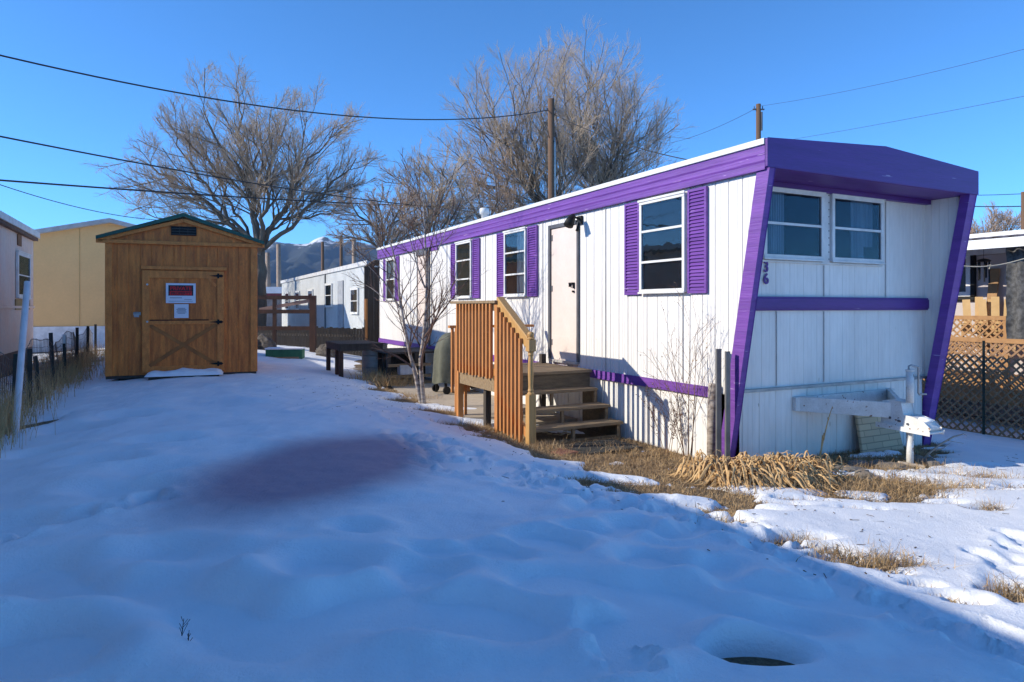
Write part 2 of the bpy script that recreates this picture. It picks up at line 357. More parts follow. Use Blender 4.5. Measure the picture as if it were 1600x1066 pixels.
for u, v, r_, d_ in [(935, 808, .16, .05), (560, 842, .13, .035), (700, 880, .15, .06), (765, 880, .15, .06), (858, 862, .15, .065), (925, 845, .16, .055), (660, 918, .17, .05), (985, 838, .13, .04), (1055, 850, .14, .045),
                     (1020, 895, .17, .07), (1100, 845, .12, .035), (1030, 815, .11, .03), (890, 935, .2, .06), (640, 975, .26, .07), (760, 990, .25, .06), (1050, 960, .22, .06), (1120, 905, .15, .045), (1180, 940, .18, .05),
                     (560, 960, .2, .05), (500, 905, .2, .05), (180, 780, .25, .05), (60, 720, .2, .06), (160, 735, .25, .05), (230, 750, .3, .04), (60, 930, .3, .08), (180, 945, .28, .07), (280, 960, .25, .06), (60, 1040, .3, .09),
                     (250, 890, .22, .05), (330, 905, .2, .04), (40, 840, .25, .06), (400, 1000, .3, .06), (1300, 960, .2, .05), (1220, 990, .2, .05), (1000, 1000, .2, .05), (250, 700, .25, .045), (120, 680, .3, .05), (200, 660, .35, .04), (330, 640, .4, .03)]:
    depth += dimple(u, v, r_ * rs.uniform(.9, 1.3), r_ * rs.uniform(.6, .9), d_ * 2.3, rs.uniform(-.5, .5))
for i, (u, v) in enumerate([(1205, 858), (1240, 893), (1275, 905), (1320, 930), (1340, 958), (1395, 965), (1430, 995), (1470, 1000), (1520, 1035), (1180, 875), (1140, 850), (1560, 1010), (1580, 1050), (1060, 812), (1100, 835),
                            (230, 795), (195, 812), (150, 825), (110, 835), (60, 850), (20, 868), (960, 1040), (940, 1010), (985, 1060), (1585, 865), (1590, 850), (1575, 900), (1540, 880), (700, 700), (740, 720)]):
    p = ground_pt(u, v); q = np.sqrt(((XX - p.x) / .085) ** 2 + ((YY - p.y) / .13) ** 2 + .0) + .35 * N3.fbm(XX * 16 + i, YY * 16, 2)
    depth += (-.06 if i in (20, 21, 22, 23, 24, 25, 26, 27) else -.06) / (1 + np.exp((q - 1.) * 8)) + .010 * np.exp(-((q - 1.45) * 2.4) ** 2)
def churn(line, w, amp, sc_):
    """trodden strip along a walked line"""
    P = [ground_pt(u, v) for u, v in line]; dmin = np.full(XX.shape, 99.)
    for p, q in zip(P[:-1], P[1:]):
        vx, vy = q.x - p.x, q.y - p.y; L = vx * vx + vy * vy
        t = np.clip(((XX - p.x) * vx + (YY - p.y) * vy) / L, 0, 1)
        dmin = np.minimum(dmin, np.hypot(XX - p.x - t * vx, YY - p.y - t * vy))
    k = np.exp(-(dmin / w) ** 2)
    n = N1.fbm(XX * sc_, YY * sc_, 4); n = np.where(n > 0, n * .45, n)
    return k * (n * amp - .012) + .016 * np.exp(-((dmin - w * 1.35) / .06) ** 2)
depth += churn([(650, 690), (740, 735), (840, 765), (930, 785), (1020, 800), (1100, 830)], .30, .10, 8.5)
depth += churn([(1100, 830), (1210, 870), (1320, 935), (1450, 985), (1600, 1050)], .18, .045, 10)
depth += churn([(700, 735), (760, 742), (820, 745), (880, 762)], .28, .12, 7.5)
depth += churn([(0, 870), (120, 825), (240, 797)], .13, .06, 9)
depth += churn([(940, 1000), (975, 1066)], .12, .07, 9)
depth += churn([(1600, 850), (1560, 920), (1600, 960)], .10, .04, 9)
depth += churn([(480, 650), (560, 630), (640, 670)], .2, .03, 7)
pb = ground_pt(1170, 1036); hole = np.exp(-(((XX - pb.x - .03) / .19) ** 2 + ((YY - pb.y + .01) / .10) ** 2) ** 2)
depth = np.maximum(depth, .026) - .30 * hole
depth = depth * (.22 + .78 * np.clip((.50 - bare(XX, YY, False)) / .45, 0, 1))
lit = np.clip((b_ + 1.3) / .5, 0, 1); depth = depth * (1 - .35 * lit)
ZZ = GZ0 + depth * cover - (1 - cover) * .032
keep = cover > .0
ground_grid = None
snow = sheet('snow', XX, YY, ZZ, snow_m, True, keep); tag(snow, kind='structure')
# bare soil that shows where the snow is gone, and the base under everything
gx = axis(-400, 400, -9, 8, .09, 1.15); gy = axis(-60, 500, 1, 18, .09, 1.12)
GX, GY = np.meshgrid(gx, gy)
near_w = np.clip(1 - np.hypot(GX, GY - 8) / 18, 0, 1) ** .3
soil = sheet('soil', GX, GY, gz(GX, GY) - .014 + (.012 * N2.fbm(GX * 2.1, GY * 2.1, 4)) * near_w, dirt_m); tag(soil, kind='structure')
fx = np.concatenate([-np.geomspace(12000, 60, 34), np.linspace(-50, 50, 21), np.geomspace(60, 12000, 34)]); fy = np.concatenate([-np.geomspace(300, 60, 8), np.linspace(-50, 50, 21), np.geomspace(60, 9000, 40)])
FX, FY = np.meshgrid(fx, fy)
land = sheet('land', FX, FY, gz(FX, FY) - .35 + .0 * FX, far_m); tag(land, kind='structure')
gx2 = axis(-400, 400, -75, 65, 2.5, 1.2); gy2 = np.concatenate([np.linspace(16, 60, 22), np.geomspace(62, 420, 26)])
G2X, G2Y = np.meshgrid(gx2, gy2)
yard = sheet('snowy_yard', G2X, G2Y, gz(G2X, G2Y) + .035, far_m); tag(yard, kind='structure')

def mountain(name, Y, ridge, mtl, seed, depthm):
    us = np.array([r[0] for r in ridge], float); vs = np.array([r[1] for r in ridge], float)
    n = 420; t = np.linspace(us[0], us[-1], n); top = CZ + (VH - np.interp(t, us, vs)) / F_PX * Y
    nz = Noise(seed); xs = (t - 800) / F_PX * Y
    rows = 60; k = np.linspace(0, 1, rows)
    X = np.repeat(xs[None], rows, 0); K = np.repeat(k[:, None], n, 1)
    Yg = Y - depthm * (1 - K)
    h = top[None] * (K ** 1.25)
    rid = np.abs(nz.fbm(X / 260., Yg / 420., 6))
    h = h - rid * 160 * np.sin(np.pi * np.clip(K, 0, 1)) ** .8 * np.clip(top[None] / 500, .2, 1.3) + nz.fbm(X / 60, Yg / 60, 4) * 7 * K
    X2 = np.vstack([X, X[-1:]]); Y2 = np.vstack([Yg, Yg[-1:] + depthm * .5]); Z2 = np.vstack([h, np.full((1, n), -20.)])
    o = sheet(name, X2, Y2, Z2, mtl); tag(o, kind='structure'); return o
def mountain_mat():
    m = bpy.data.materials.new('forested_mountain'); m.use_nodes = True; nt = m.node_tree; p = nt.nodes['Principled BSDF']; p.inputs['Roughness'].default_value = .95
    ge = nt.nodes.new('ShaderNodeTexCoord'); n = nt.nodes.new('ShaderNodeTexNoise'); n.inputs['Scale'].default_value = .006; n.inputs['Detail'].default_value = 9; n.inputs['Roughness'].default_value = .62
    nt.links.new(ge.outputs['Object'], n.inputs[0])
    sp = nt.nodes.new('ShaderNodeSeparateXYZ'); nt.links.new(ge.outputs['Object'], sp.inputs[0])
    mr = nt.nodes.new('ShaderNodeMapRange'); mr.inputs[1].default_value = 480; mr.inputs[2].default_value = 690; mr.inputs[3].default_value = -.17; mr.inputs[4].default_value = .16
    nt.links.new(sp.outputs[2], mr.inputs[0])
    ad = nt.nodes.new('ShaderNodeMath'); ad.operation = 'ADD'; nt.links.new(n.outputs[0], ad.inputs[0]); nt.links.new(mr.outputs[0], ad.inputs[1])
    r = nt.nodes.new('ShaderNodeValToRGB'); r.color_ramp.elements[0].position = .56; r.color_ramp.elements[0].color = (.022, .030, .030, 1); r.color_ramp.elements[1].position = .66; r.color_ramp.elements[1].color = (.8, .8, .82, 1)
    nt.links.new(ad.outputs[0], r.inputs[0]); nt.links.new(r.outputs[0], p.inputs['Base Color']); return m
mm = mountain_mat()
mountain('mountains', 6500, [(-900, 440), (-400, 420), (0, 400), (200, 396), (300, 388), (380, 384), (430, 378), (460, 381), (480, 383), (492, 374), (503, 369), (511, 370), (520, 377), (535, 379), (552, 376), (570, 380), (620, 388), (700, 400), (900, 410), (1200, 425), (1600, 430), (2300, 445)], mm, 11, 3200)

# ------------------------------------------------------------------ the purple and white mobile home
home = empty('mobile_home', P0, TH, 'long white mobile home with purple trim and purple shutters on a snowy lot', 'mobile home')
HL, HW = 13.65, 3.60; ZT, ZE = 3.17, 3.46       # length, width, top of siding, eave
def ribbed(name, m, parent, y0, y1, z0f, z1, x, side, pitch=.2, dep=.008, axis_='y', fixed_end=True):
    """sheet metal wall with pressed vertical ribs; profile is real geometry"""
    pr = []; y = y0
    k = 0
    while y < y1 - 1e-6:
        wdt = min(pitch, y1 - y)
        pr += [(y, 0), (y + wdt * .10, 0), (y + wdt * .13, -dep * 1.5), (y + wdt * .17, -dep * 1.5), (y + wdt * .20, 0), (y + wdt * .48, 0), (y + wdt * .52, dep * .6), (y + wdt * .56, 0), (y + wdt * .74, 0), (y + wdt * .77, dep * .6), (y + wdt * .80, 0)]
        y += pitch; k += 1
    pr.append((y1, 0))
    b = MB(); vs = []; fs = []
    for (yy, o) in pr:
        z0 = z0f(yy) if callable(z0f) else z0f
        if axis_ == 'y': vs += [(x + side * o, yy, z0), (x + side * o, yy, z1)]
        else: vs += [(yy, x + side * o, z0), (yy, x + side * o, z1)]
    for i in range(len(pr) - 1): fs.append((2 * i, 2 * i + 2, 2 * i + 3, 2 * i + 1))
    b.add(vs, fs)
    return b.build(name, m, parent)
wing = lambda yy: .79 if yy >= -.11 else -yy * 7.04
ribbed('side_wall', white_siding, home, -.45, HL, wing, ZT, 0, -1, .2, .008)
ribbed('side_wall', white_siding, home, -.45, HL, wing, ZT, HW, 1, .2)
MB().prism([(0, .3), (-.43, 3.16), (0, 3.16)], 'x', .02, .05).build('wing_panel', shade_lifted_siding, home)
w2 = ribbed('wing_panel', shade_lifted_siding, home, -.43, 0, lambda yy: -yy * 7.04, ZT - .004, HW - .04, -1, .11, .004)
ribbed('front_wall', shade_lifted_siding, home, 0.02, HW - .02, .83, ZT, 0, -1, .23, .003, 'x')
ribbed('end_wall', white_siding, home, 0.02, HW - .02, .1, ZT, HL, 1, .2, .008, 'x')
ribbed('skirting', white_siding, home, .15, HL, -.08, .735, .012, -1, .31)
ribbed('skirting', white_siding, home, .15, HL, -.5, .79, HW - .012, 1, .31)
ribbed('front_skirting', shade_lifted_siding, home, .15, HW - .15, -.25, .80, -.03, -1, .26, .006, 'x')
# roof: shallow gable with a rolled white edge
r = MB(); r.prism([(-.05, ZE - .005), (HW / 2, ZE + .105), (HW + .05, ZE - .005), (HW + .05, ZE - .09), (-.05, ZE - .09)], 'y', -.575, HL + .04)
r.build('roof', white_metal, home)
re = MB(); re.box(-.075, -.052, -.575, HL + .04, 3.405, ZE + .008); re.box(HW + .052, HW + .075, -.575, HL + .04, 3.405, ZE + .008)
re.build('roof_edge', white_metal, home, bevel=.004)
fa = MB()
for x0, x1, s in ((-.055, -.012, -1), (HW + .012, HW + .055, 1)):
    xo = x0 if s < 0 else x1; xi = x1 if s < 0 else x0
    prof = [(xi, 3.15), (xo + s * .004, 3.15), (xo + s * .004, 3.17), (xo - s * .003, 3.19), (xo - s * .003, 3.225), (xo + s * .004, 3.245), (xo + s * .004, 3.25), (xo - s * .003, 3.27), (xo - s * .003, 3.30), (xo + s * .004, 3.32), (xo + s * .004, 3.325), (xo - s * .003, 3.345), (xo - s * .003, 3.402), (xi, 3.402)]
    fa.prism(prof, 'y', -.57, HL + .035)
fa.build('side_fascia', purple, home)
ff = MB(); ff.prism([(-.06, ZT + .005), (HW + .06, ZT + .005), (HW + .06, ZE), (HW / 2 + .02, ZE + .115), (-.06, ZE)], 'y', -.612, -.578)
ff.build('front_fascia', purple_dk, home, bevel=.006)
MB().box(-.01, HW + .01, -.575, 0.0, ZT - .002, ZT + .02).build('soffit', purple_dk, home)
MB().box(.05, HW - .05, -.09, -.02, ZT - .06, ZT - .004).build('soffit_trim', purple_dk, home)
for x0, x1, yd in ((-.035, .05, .15), (HW - .12, HW + .035, .10)):
    nm = 'corner_trim'; c = MB(); c.prism([(yd - .02, -.10), (-.02, -.10), (-.605, ZT + .002), (-.605 + yd, ZT + .002)], 'x', x0, x1)
    c.build(nm, purple, home, bevel=.008)
bt = MB(); bt.box(-.028, -.009, .13, HL + .01, .74, .85); bt.box(HW + .009, HW + .028, .13, HL + .01, .74, .85); bt.box(-.033, -.028, .13, HL + .01, .735, .752); bt.build('belt_trim', purple, home)
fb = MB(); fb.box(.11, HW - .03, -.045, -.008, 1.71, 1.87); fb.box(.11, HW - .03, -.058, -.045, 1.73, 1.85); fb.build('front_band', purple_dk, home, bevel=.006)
lg = MB(); lg.box(.13, HW + .30, -.05, -.008, .80, .832); lg.build('ledge_strip', steel, home)
seam_m = mat('panel_joint_grey', (.60, .59, .57), .7, (.45, .44, .42))  # grey of the thin strips over the siding panel joints
for y, z0, z1 in ((.70, .86, 1.9), (2.28, .86, 3.14), (4.05, .86, 3.14), (6.28, .86, 3.14), (8.3, .86, 3.14), (10.8, .86, 3.14), (1.35, 0, .73), (2.35, 0, .73)):
    MB().box(-.0165, -.004, y, y + .007, z0, z1).build('panel_seam', seam_m, home)
for x, z0, z1 in ((1.55, 1.88, 2.25), (1.55, .85, 1.70), (2.72, 1.88, 3.1), (.75, .85, 1.70)):
    MB().box(x, x + .007, -.014, -.004, z0, z1).build('panel_seam', seam_m, home)
vt = MB(); vt.lathe([(.07, 3.4), (.07, 3.85), (.11, 3.86), (.11, 3.97), (.09, 3.99), (.01, 4.0)], (.9, 8.3, 0), 14); vt.build('roof_vent', white_metal, home, True)

def wall_M(origin, du, dn):            # local (u, n, z) of a wall: u along, n outwards
    du = Vector(du); dn = Vector(dn)
    return Matrix(((du.x, dn.x, 0, origin[0]), (du.y, dn.y, 0, origin[1]), (du.z, dn.z, 1, origin[2]), (0, 0, 0, 1)))
def window(parent, M, w, z0, z1, rows, frame_m, curtain=(), fw=.045, proud=.055, name='window', mid=.028, pane_m=None):
    f = MB(M)
    f.box(0, w, 0, proud, z0, z0 + fw); f.box(0, w, 0, proud, z1 - fw, z1)
    f.box(0, fw, 0, proud - .003, z0 + fw, z1 - fw); f.box(w - fw, w, 0, proud - .003, z0 + fw, z1 - fw)
    f.box(-.01, w + .01, proud, proud + .014, z0 - .012, z0 + .012); f.box(-.015, w + .015, proud, proud + .012, z1 - .01, z1 + .02)
    wo_ = f.build(name, frame_m, parent, bevel=.004)
    MB(M).box(fw, w - fw, .002, .007, z0 + fw, z1 - fw).build('room_backing', room_backing, wo_)  # dark sheet on the closed wall stands for the unlit room
    MB(M).box(fw, w - fw, proud - .022, proud - .018, z0 + fw, z1 - fw).build('pane', pane_m or glass, wo_)
    for i in range(1, rows):
        zc = z0 + (z1 - z0) * i / rows
        MB(M).box(fw, w - fw, proud - .03, proud - .006, zc - mid / 2, zc + mid / 2).build('glazing_bar', frame_m, wo_)
    for (c0, c1, cz0, cz1) in curtain:
        n = 26; c = MB(M); vs = []
        for i in range(n + 1):
            uu = c0 + (c1 - c0) * i / n; o = .014 + .006 * math.sin(i * 1.9 + c0 * 7)
            vs += [(uu, o, cz0), (uu, o, cz1)]
        c.add(vs, [(2 * i, 2 * i + 2, 2 * i + 3, 2 * i + 1) for i in range(n)])
        c.build('curtain', curtain_m, wo_)
    return wo_
def shutter(parent, M, u0, u1, z0, z1):
    s = MB(M); fw = .03
    s.box(u0, u0 + fw, 0, .032, z0, z1); s.box(u1 - fw, u1, 0, .032, z0, z1)
    s.box(u0 + fw, u1 - fw, 0, .03, z0, z0 + fw); s.box(u0 + fw, u1 - fw, 0, .03, z1 - fw, z1)
    n = int((z1 - z0) / .042)
    for i in range(n):
        za = z0 + fw + (z1 - z0 - 2 * fw) * i / n; zb = z0 + fw + (z1 - z0 - 2 * fw) * (i + 1) / n
        s.prism([(0, za), (.028, za + .003), (.028, za + .010), (.008, zb), (0, zb)], 'x', u0 + fw, u1 - fw)
    return s.build('shutter', purple, parent)
MS = wall_M((-.008, 0, 0), (0, 1, 0), (-1, 0, 0))
def wm(y): return wall_M((-.008, y, 0), (0, 1, 0), (-1, 0, 0))
window(home, wm(.62), .85, 1.93, 3.10, 3, white_metal)
shutter(home, MS, .285, .59, 1.91, 3.12); shutter(home, MS, 1.50, 1.81, 1.91, 3.12)
window(home, wm(4.56), .83, 1.94, 3.10, 3, white_metal, [(.1, .38, 2.0, 3.05)])
shutter(home, MS, 4.21, 4.53, 1.93, 3.11); shutter(home, MS, 5.42, 5.73, 1.93, 3.11)
window(home, wm(6.88), .81, 1.94, 3.10, 3, white_metal)
shutter(home, MS, 6.53, 6.85, 1.93, 3.11); shutter(home, MS, 7.72, 8.02, 1.93, 3.11)
window(home, wm(12.02), .8, 1.94, 3.08, 2, white_metal, [(.1, .7, 2.5, 3.0)])
shutter(home, MS, 11.72, 11.99, 1.92, 3.11); shutter(home, MS, 12.85, 13.15, 1.92, 3.11)
MF = wall_M((0, -.008, 0), (1, 0, 0), (0, -1, 0))
window(home, wall_M((.50, -.008, 0), (1, 0, 0), (0, -1, 0)), 1.0, 2.30, 3.11, 2, white_metal, [(.06, .36, 2.34, 3.06)], fw=.05)
window(home, wall_M((1.64, -.008, 0), (1, 0, 0), (0, -1, 0)), .97, 2.30, 3.11, 2, white_metal, [(.38, .62, 2.34, 3.06), (.62, .80, 2.5, 3.06)], fw=.05)
wt = MB(MF); wt.box(1.505, 1.635, 0, .02, 2.28, 3.12); wt.box(.46, 2.66, .0, .03, 3.115, 3.145); wt.box(.48, 2.64, 0, .018, 2.262, 2.286); wt.build('window_trim', white_metal, home, bevel=.003)
sc_ = MB(MF)
for zz in np.arange(2.32, 3.1, .085):
    for uu in (1.525, 1.615, .475, 2.635): MB(MF).box(uu - .006, uu + .006, .0, .024, zz, zz + .012).build('screw', dk_frame, home)
# main door
d = MB(MS); d.box(3.74, 3.80, 0, .05, .93, 3.05); d.box(2.95, 2.995, 0, .03, .93, 3.02); d.box(2.995, 3.74, 0, .045, 2.99, 3.05); df = d.build('door_frame', dk_frame, home, bevel=.004)
d = MB(MS); d.box(3.0, 3.735, .002, .022, .93, 2.985); d.box(3.01, 3.725, .022, .025, .94, 1.3); dr = d.build('door', door_m, home, bevel=.003)
h = MB(MS); h.box(3.045, 3.075, .022, .05, 2.03, 2.12); h.box(3.05, 3.16, .05, .066, 2.10, 2.12); h.box(3.145, 3.165, .024, .06, 2.055, 2.12); h.box(3.05, 3.09, .024, .05, 1.97, 2.0); h.build('handle', black_m, dr, bevel=.003)
for z in (1.15, 2.0, 2.8): MB(MS).box(3.70, 3.745, .022, .034, z, z + .09).build('hinge', dk_frame, dr)
MB(MS).box(2.98, 3.76, 0, .07, .895, .93).build('threshold', alu, home)
# flood light over the door
l = MB(MS); l.box(2.86, 2.98, 0, .03, 2.98, 3.10); l.tube([(2.92, .03, 3.06), (2.90, .14, 3.08), (2.86, .20, 3.04)], .016, 8); lo = l.build('porch_light', black_m, home)
l = MB(MS); l.tube([(2.87, .16, 3.09), (2.85, .22, 3.02), (2.83, .27, 2.94)], [.04, .065, .075], 12); l.build('lamp_head', black_m, lo, True)
l = MB(MS); l.tube([(2.80, .10, 2.98), (2.80, .14, 2.86)], [.02, .026], 8); l.build('sensor', black_m, lo, True)
# rear door, closed behind a dark screen edge
d = MB(MS); d.box(9.45, 9.55, 0, .05, .93, 3.06); d.box(10.2, 10.24, 0, .03, .93, 3.06); d.box(9.45, 10.24, 0, .06, 3.0, 3.14); d.build('door_frame', dk_frame, home)
d = MB(MS); d.box(9.56, 10.19, .002, .02, .93, 3.0); d.build('rear_door', door_m, home)
# purple patch over the rear door, electrical box low on the wall
MB(MS).box(8.85, 9.5, .0, .012, 3.06, 3.15).build('patch_trim', purple, home)
pl_ = MB(MS); pl_.tube([(9.30, .05, .85), (9.30, .05, 3.15)], .03, 8); pl_.build('conduit', dk_frame, home)
# house numbers on the front wall
def text_mesh(name, txt, size, m, parent, M, ext=.004):
    cu = bpy.data.curves.new(name, 'FONT'); cu.body = txt; cu.size = size; cu.extrude = ext; cu.align_x = 'CENTER'; cu.offset = .004 * size / .2
    o = bpy.data.objects.new(name + '_tmp', cu); COL.objects.link(o)
    dg = bpy.context.evaluated_depsgraph_get(); me = bpy.data.meshes.new_from_object(o.evaluated_get(dg)); COL.objects.unlink(o); bpy.data.objects.remove(o)
    me.transform(M); me.materials.clear(); me.materials.append(m); me.name = name
    q = bpy.data.objects.new(name, me); COL.objects.link(q); q.parent = parent; return q
TX = Matrix(((1, 0, 0, 0), (0, 0, -1, 0), (0, 1, 0, 0), (0, 0, 0, 1)))     # text plane -> faces -y, upright
text_mesh('house_number', '3', .17, purple_dk, home, Matrix.Translation((.575, -.018, 2.15)) @ TX)
text_mesh('house_number', '6', .17, purple_dk, home, Matrix.Translation((.575, -.018, 2.015)) @ TX)
MB(MF).box(.40, .43, .005, .02, 2.13, 2.17).build('wall_tag', dk_frame, home)
# towing hitch: A-frame, coupler, jack with crank
chipped = mat('chipped_white_paint', (.78, .78, .76), .5, (.60, .58, .54), scale=6, contrast=.8, fine=.1, bump=.2, bscale=20, specks=((.20, .09, .04), 22, .66))
HX, HY = 1.80, -.90
hb = MB(); hb.beam((1.02, -.02, .63), (HX - .03, HY + .12, .60), .05, .17); hb.beam((2.75, -.02, .63), (HX + .05, HY + .12, .60), .05, .17); hb.beam((.98, -.06, .63), (2.8, -.06, .63), .05, .16)
hi = hb.build('towing_hitch', chipped, home, bevel=.004)
c = MB(); c.prism([(HY + .26, .44), (HY - .24, .42), (HY - .27, .46), (HY - .20, .52), (HY - .08, .555), (HY + .02, .56), (HY + .05, .70), (HY + .16, .71), (HY + .24, .69)], 'x', HX - .10, HX + .10)
c.prism([(HY + .30, .415), (HY - .28, .40), (HY - .28, .425), (HY + .30, .445)], 'x', HX - .13, HX + .13)
c.build('coupler', chipped, hi, bevel=.016)
for k in range(3): MB().tube([(HX - .112, HY + .16 - .10 * k, .52 - .02 * k), (HX - .098, HY + .16 - .10 * k, .52 - .02 * k)], .014, 6).build('bolt', dk_frame, hi)
c = MB(); c.blob((HX + .02, HY - .16, .53), (.07, .07, .03), 3, 10, .3); c.build('snow_lump', snow_cap, hi, True)
j = MB(); j.tube([(HX, HY, .70), (HX, HY, 1.05)], .040, 16); j.tube([(HX, HY, 1.05), (HX, HY, 1.065)], .045, 16); jo = j.build('jack_tube', chipped, hi, True)
j = MB(); j.tube([(HX, HY, -.05), (HX, HY, .45)], .036, 14); j.build('jack_leg', chipped, hi, True)
j = MB(); j.tube([(HX - .02, HY, 1.06), (HX - .02, HY, 1.10), (HX + .02, HY, 1.11), (HX + .11, HY - .02, 1.09), (HX + .12, HY - .02, 1.07), (HX + .12, HY - .02, .80), (HX + .14, HY - .02, .785), (HX + .26, HY - .02, .78)], .011, 8); j.build('crank', steel, hi, True)

# tan block-patterned panel leaning against the front skirting
def brick_mat():
    m = bpy.data.materials.new('tan_block_pattern'); m.use_nodes = True; nt = m.node_tree; p = nt.nodes['Principled BSDF']; p.inputs['Roughness'].default_value = .85
    tc = nt.nodes.new('ShaderNodeTexCoord'); mp = nt.nodes.new('ShaderNodeMapping'); mp.inputs['Rotation'].default_value = (R(90), 0, 0)
    br = nt.nodes.new('ShaderNodeTexBrick'); br.inputs['Scale'].default_value = 1.; br.inputs['Brick Width'].default_value = .30; br.inputs['Row Height'].default_value = .075; br.inputs['Mortar Size'].default_value = .006
    br.inputs['Color1'].default_value = (.70, .52, .32, 1); br.inputs['Color2'].default_value = (.55, .41, .26, 1); br.inputs['Mortar'].default_value = (.36, .28, .18, 1)
    nt.links.new(tc.outputs['Object'], mp.inputs[0]); nt.links.new(mp.outputs[0], br.inputs['Vector']); nt.links.new(br.outputs[0], p.inputs['Base Color'])
    bm = nt.nodes.new('ShaderNodeBump'); bm.inputs['Strength'].default_value = .6; bm.inputs['Distance'].default_value = .01; nt.links.new(br.outputs['Fac'], bm.inputs['Height']); bm.invert = True; nt.links.new(bm.outputs[0], p.inputs['Normal']); return m
sl = MB(); sl.add([(-.40, 0, 0), (.40, 0, 0), (.36, .14, .62), (-.36, .14, .62), (-.40, .04, 0), (.40, .04, 0), (.36, .18, .62), (-.36, .18, .62)], [(0, 1, 2, 3), (5, 4, 7, 6), (0, 4, 5, 1), (1, 5, 6, 2), (2, 6, 7, 3), (3, 7, 4, 0)])
so = sl.build('skirting_panel', brick_mat(), bevel=.008); so.location = lot(-.24, 2.38, -.13); so.rotation_euler = (0, 0, TH)
tag(so, 'tan block-patterned panel leaning on the home skirting under the white hitch', 'skirting panel')

# ------------------------------------------------------------------ wooden steps with railing
st = empty('wooden_steps', lot(1.6, -.8, 0), TH, 'small wooden entry deck with three open treads, stained balusters and turned newel post', 'steps')
def S(a, b, z): return (b + .8, a - 1.6, z)      # lot (a, b) to the steps' own frame
def sbox(mb, b0, b1, a0, a1, z0, z1): mb.box(b0 + .8, b1 + .8, a0 - 1.6, a1 - 1.6, z0, z1)
rng = random.Random(5)
m = MB(); aa = 2.56
while aa < 3.95: sbox(m, -1.56 + rng.uniform(-.01, .01), -.05, aa, aa + .135, .815, .855 + rng.uniform(-.003, .003)); aa += .142
m.build('deck_floor', deck_wood, st, bevel=.004)
m = MB(); sbox(m, -1.52, -.07, 2.585, 2.62, .60, .812); sbox(m, -1.52, -.07, 3.9, 3.94, .62, .812); m.build('rim_board', riser_wood, st)
for k, (a0, z) in enumerate([(1.80, .23), (2.07, .42), (2.34, .62)]):
    m = MB(); sbox(m, -1.50, -.06 - .02 * k, a0, a0 + .14, z - .04, z); sbox(m, -1.50, -.06 - .02 * k, a0 + .145, a0 + .285, z - .042, z - .002); m.build('tread', deck_wood, st, bevel=.004)
    for b0 in (-1.46, -.84, -.14):
        m = MB(); sbox(m, b0, b0 + .04, a0 + .03, a0 + .07, z - .20, z - .041); m.build('riser_block', deck_wood, st)
m = MB(); sbox(m, -1.48, -.1, 1.84, 1.88, -.02, .05); m.build('base_board', riser_wood, st)
for b0 in (-1.44, -.12):
    m = MB(); m.prism([(S(1.83, 0, 0)[1], .0), (S(2.7, 0, 0)[1], .0), (S(2.7, 0, 0)[1], .60), (S(2.39, 0, 0)[1], .58), (S(2.39, 0, 0)[1], .38), (S(2.12, 0, 0)[1], .38), (S(2.12, 0, 0)[1], .19), (S(1.85, 0, 0)[1], .19)], 'x', b0 + .8, b0 + .84); m.build('stringer', riser_wood, st)
def post(b, a, z0, z1, w=.085, mt=None, nm='post'):
    m = MB(); sbox(m, b - w / 2, b + w / 2, a - w / 2, a + w / 2, z0, z1); return m.build(nm, mt or rail_wood, st, bevel=.006)
post(-1.58, 2.48, 0, 1.84); post(-1.58, 3.80, 0, 1.80); post(-.12, 3.86, 0, 1.0, .085, dark_wood); post(-1.5, 3.0, 0, .62, .085, dark_wood)
m = MB(); sbox(m, -1.66, -1.50, 2.43, 4.0, 1.80, 1.838); sbox(m, -1.62, -1.58, 2.50, 3.78, 1.70, 1.799); m.build('top_rail', deck_wood, st, bevel=.004)
m = MB(); sbox(m, -1.62, -1.585, 2.50, 3.78, .84, .93); m.build('lower_rail', rail_wood, st)
m = MB(); sbox(m, -1.60, -1.56, 2.50, 3.78, .62, .835); m.build('side_board', deck_wood, st)
for i in range(11):
    aa = 2.58 + i * .115; m = MB(); jz = rng.uniform(-.01, .01)
    sbox(m, -1.662, -1.622, aa - .02, aa + .02, .80 + jz, 1.795); m.build('baluster', rail_wood, st)
# sloping hand rail and its balusters down to the turned newel
m = MB(); m.beam(S(2.44, -1.58, 1.87), S(1.60, -1.58, 1.37), .10, .045); m.build('handrail', newel_wood, st, bevel=.008)
m = MB(); m.beam(S(2.44, -1.60, 1.79), S(1.64, -1.60, 1.31), .04, .10); m.build('rail_board', newel_wood, st, bevel=.004)
for i in range(7):
    aa = 2.37 - i * .105; zt = 1.79 + (aa - 2.44) * .6
    m = MB(); sbox(m, -1.662, -1.622, aa - .02, aa + .02, .10 + .10 * (aa - 1.7), zt); m.build('baluster', rail_wood, st)
m = MB(); m.beam(S(2.44, -1.60, .66), S(1.64, -1.60, .22), .035, .10); m.build('lower_rail', rail_wood, st)
nx = S(1.585, -1.585, 0)
m = MB(); m.box(nx[0] - .048, nx[0] + .048, nx[1] - .048, nx[1] + .048, .02, .70)
m.lathe([(.047, .70), (.044, .715), (.030, .73), (.036, .75), (.030, .77), (.028, .80), (.034, .95), (.032, 1.10), (.026, 1.16), (.036, 1.18), (.030, 1.20), (.046, 1.22)], (nx[0], nx[1], 0), 20)
m.box(nx[0] - .048, nx[0] + .048, nx[1] - .048, nx[1] + .048, 1.22, 1.36)
m.lathe([(.046, 1.36), (.052, 1.375), (.030, 1.39), (.040, 1.41), (.042, 1.43), (.032, 1.45), (.004, 1.458)], (nx[0], nx[1], 0), 20)
m.build('newel_post', newel_wood, st, bevel=.004)
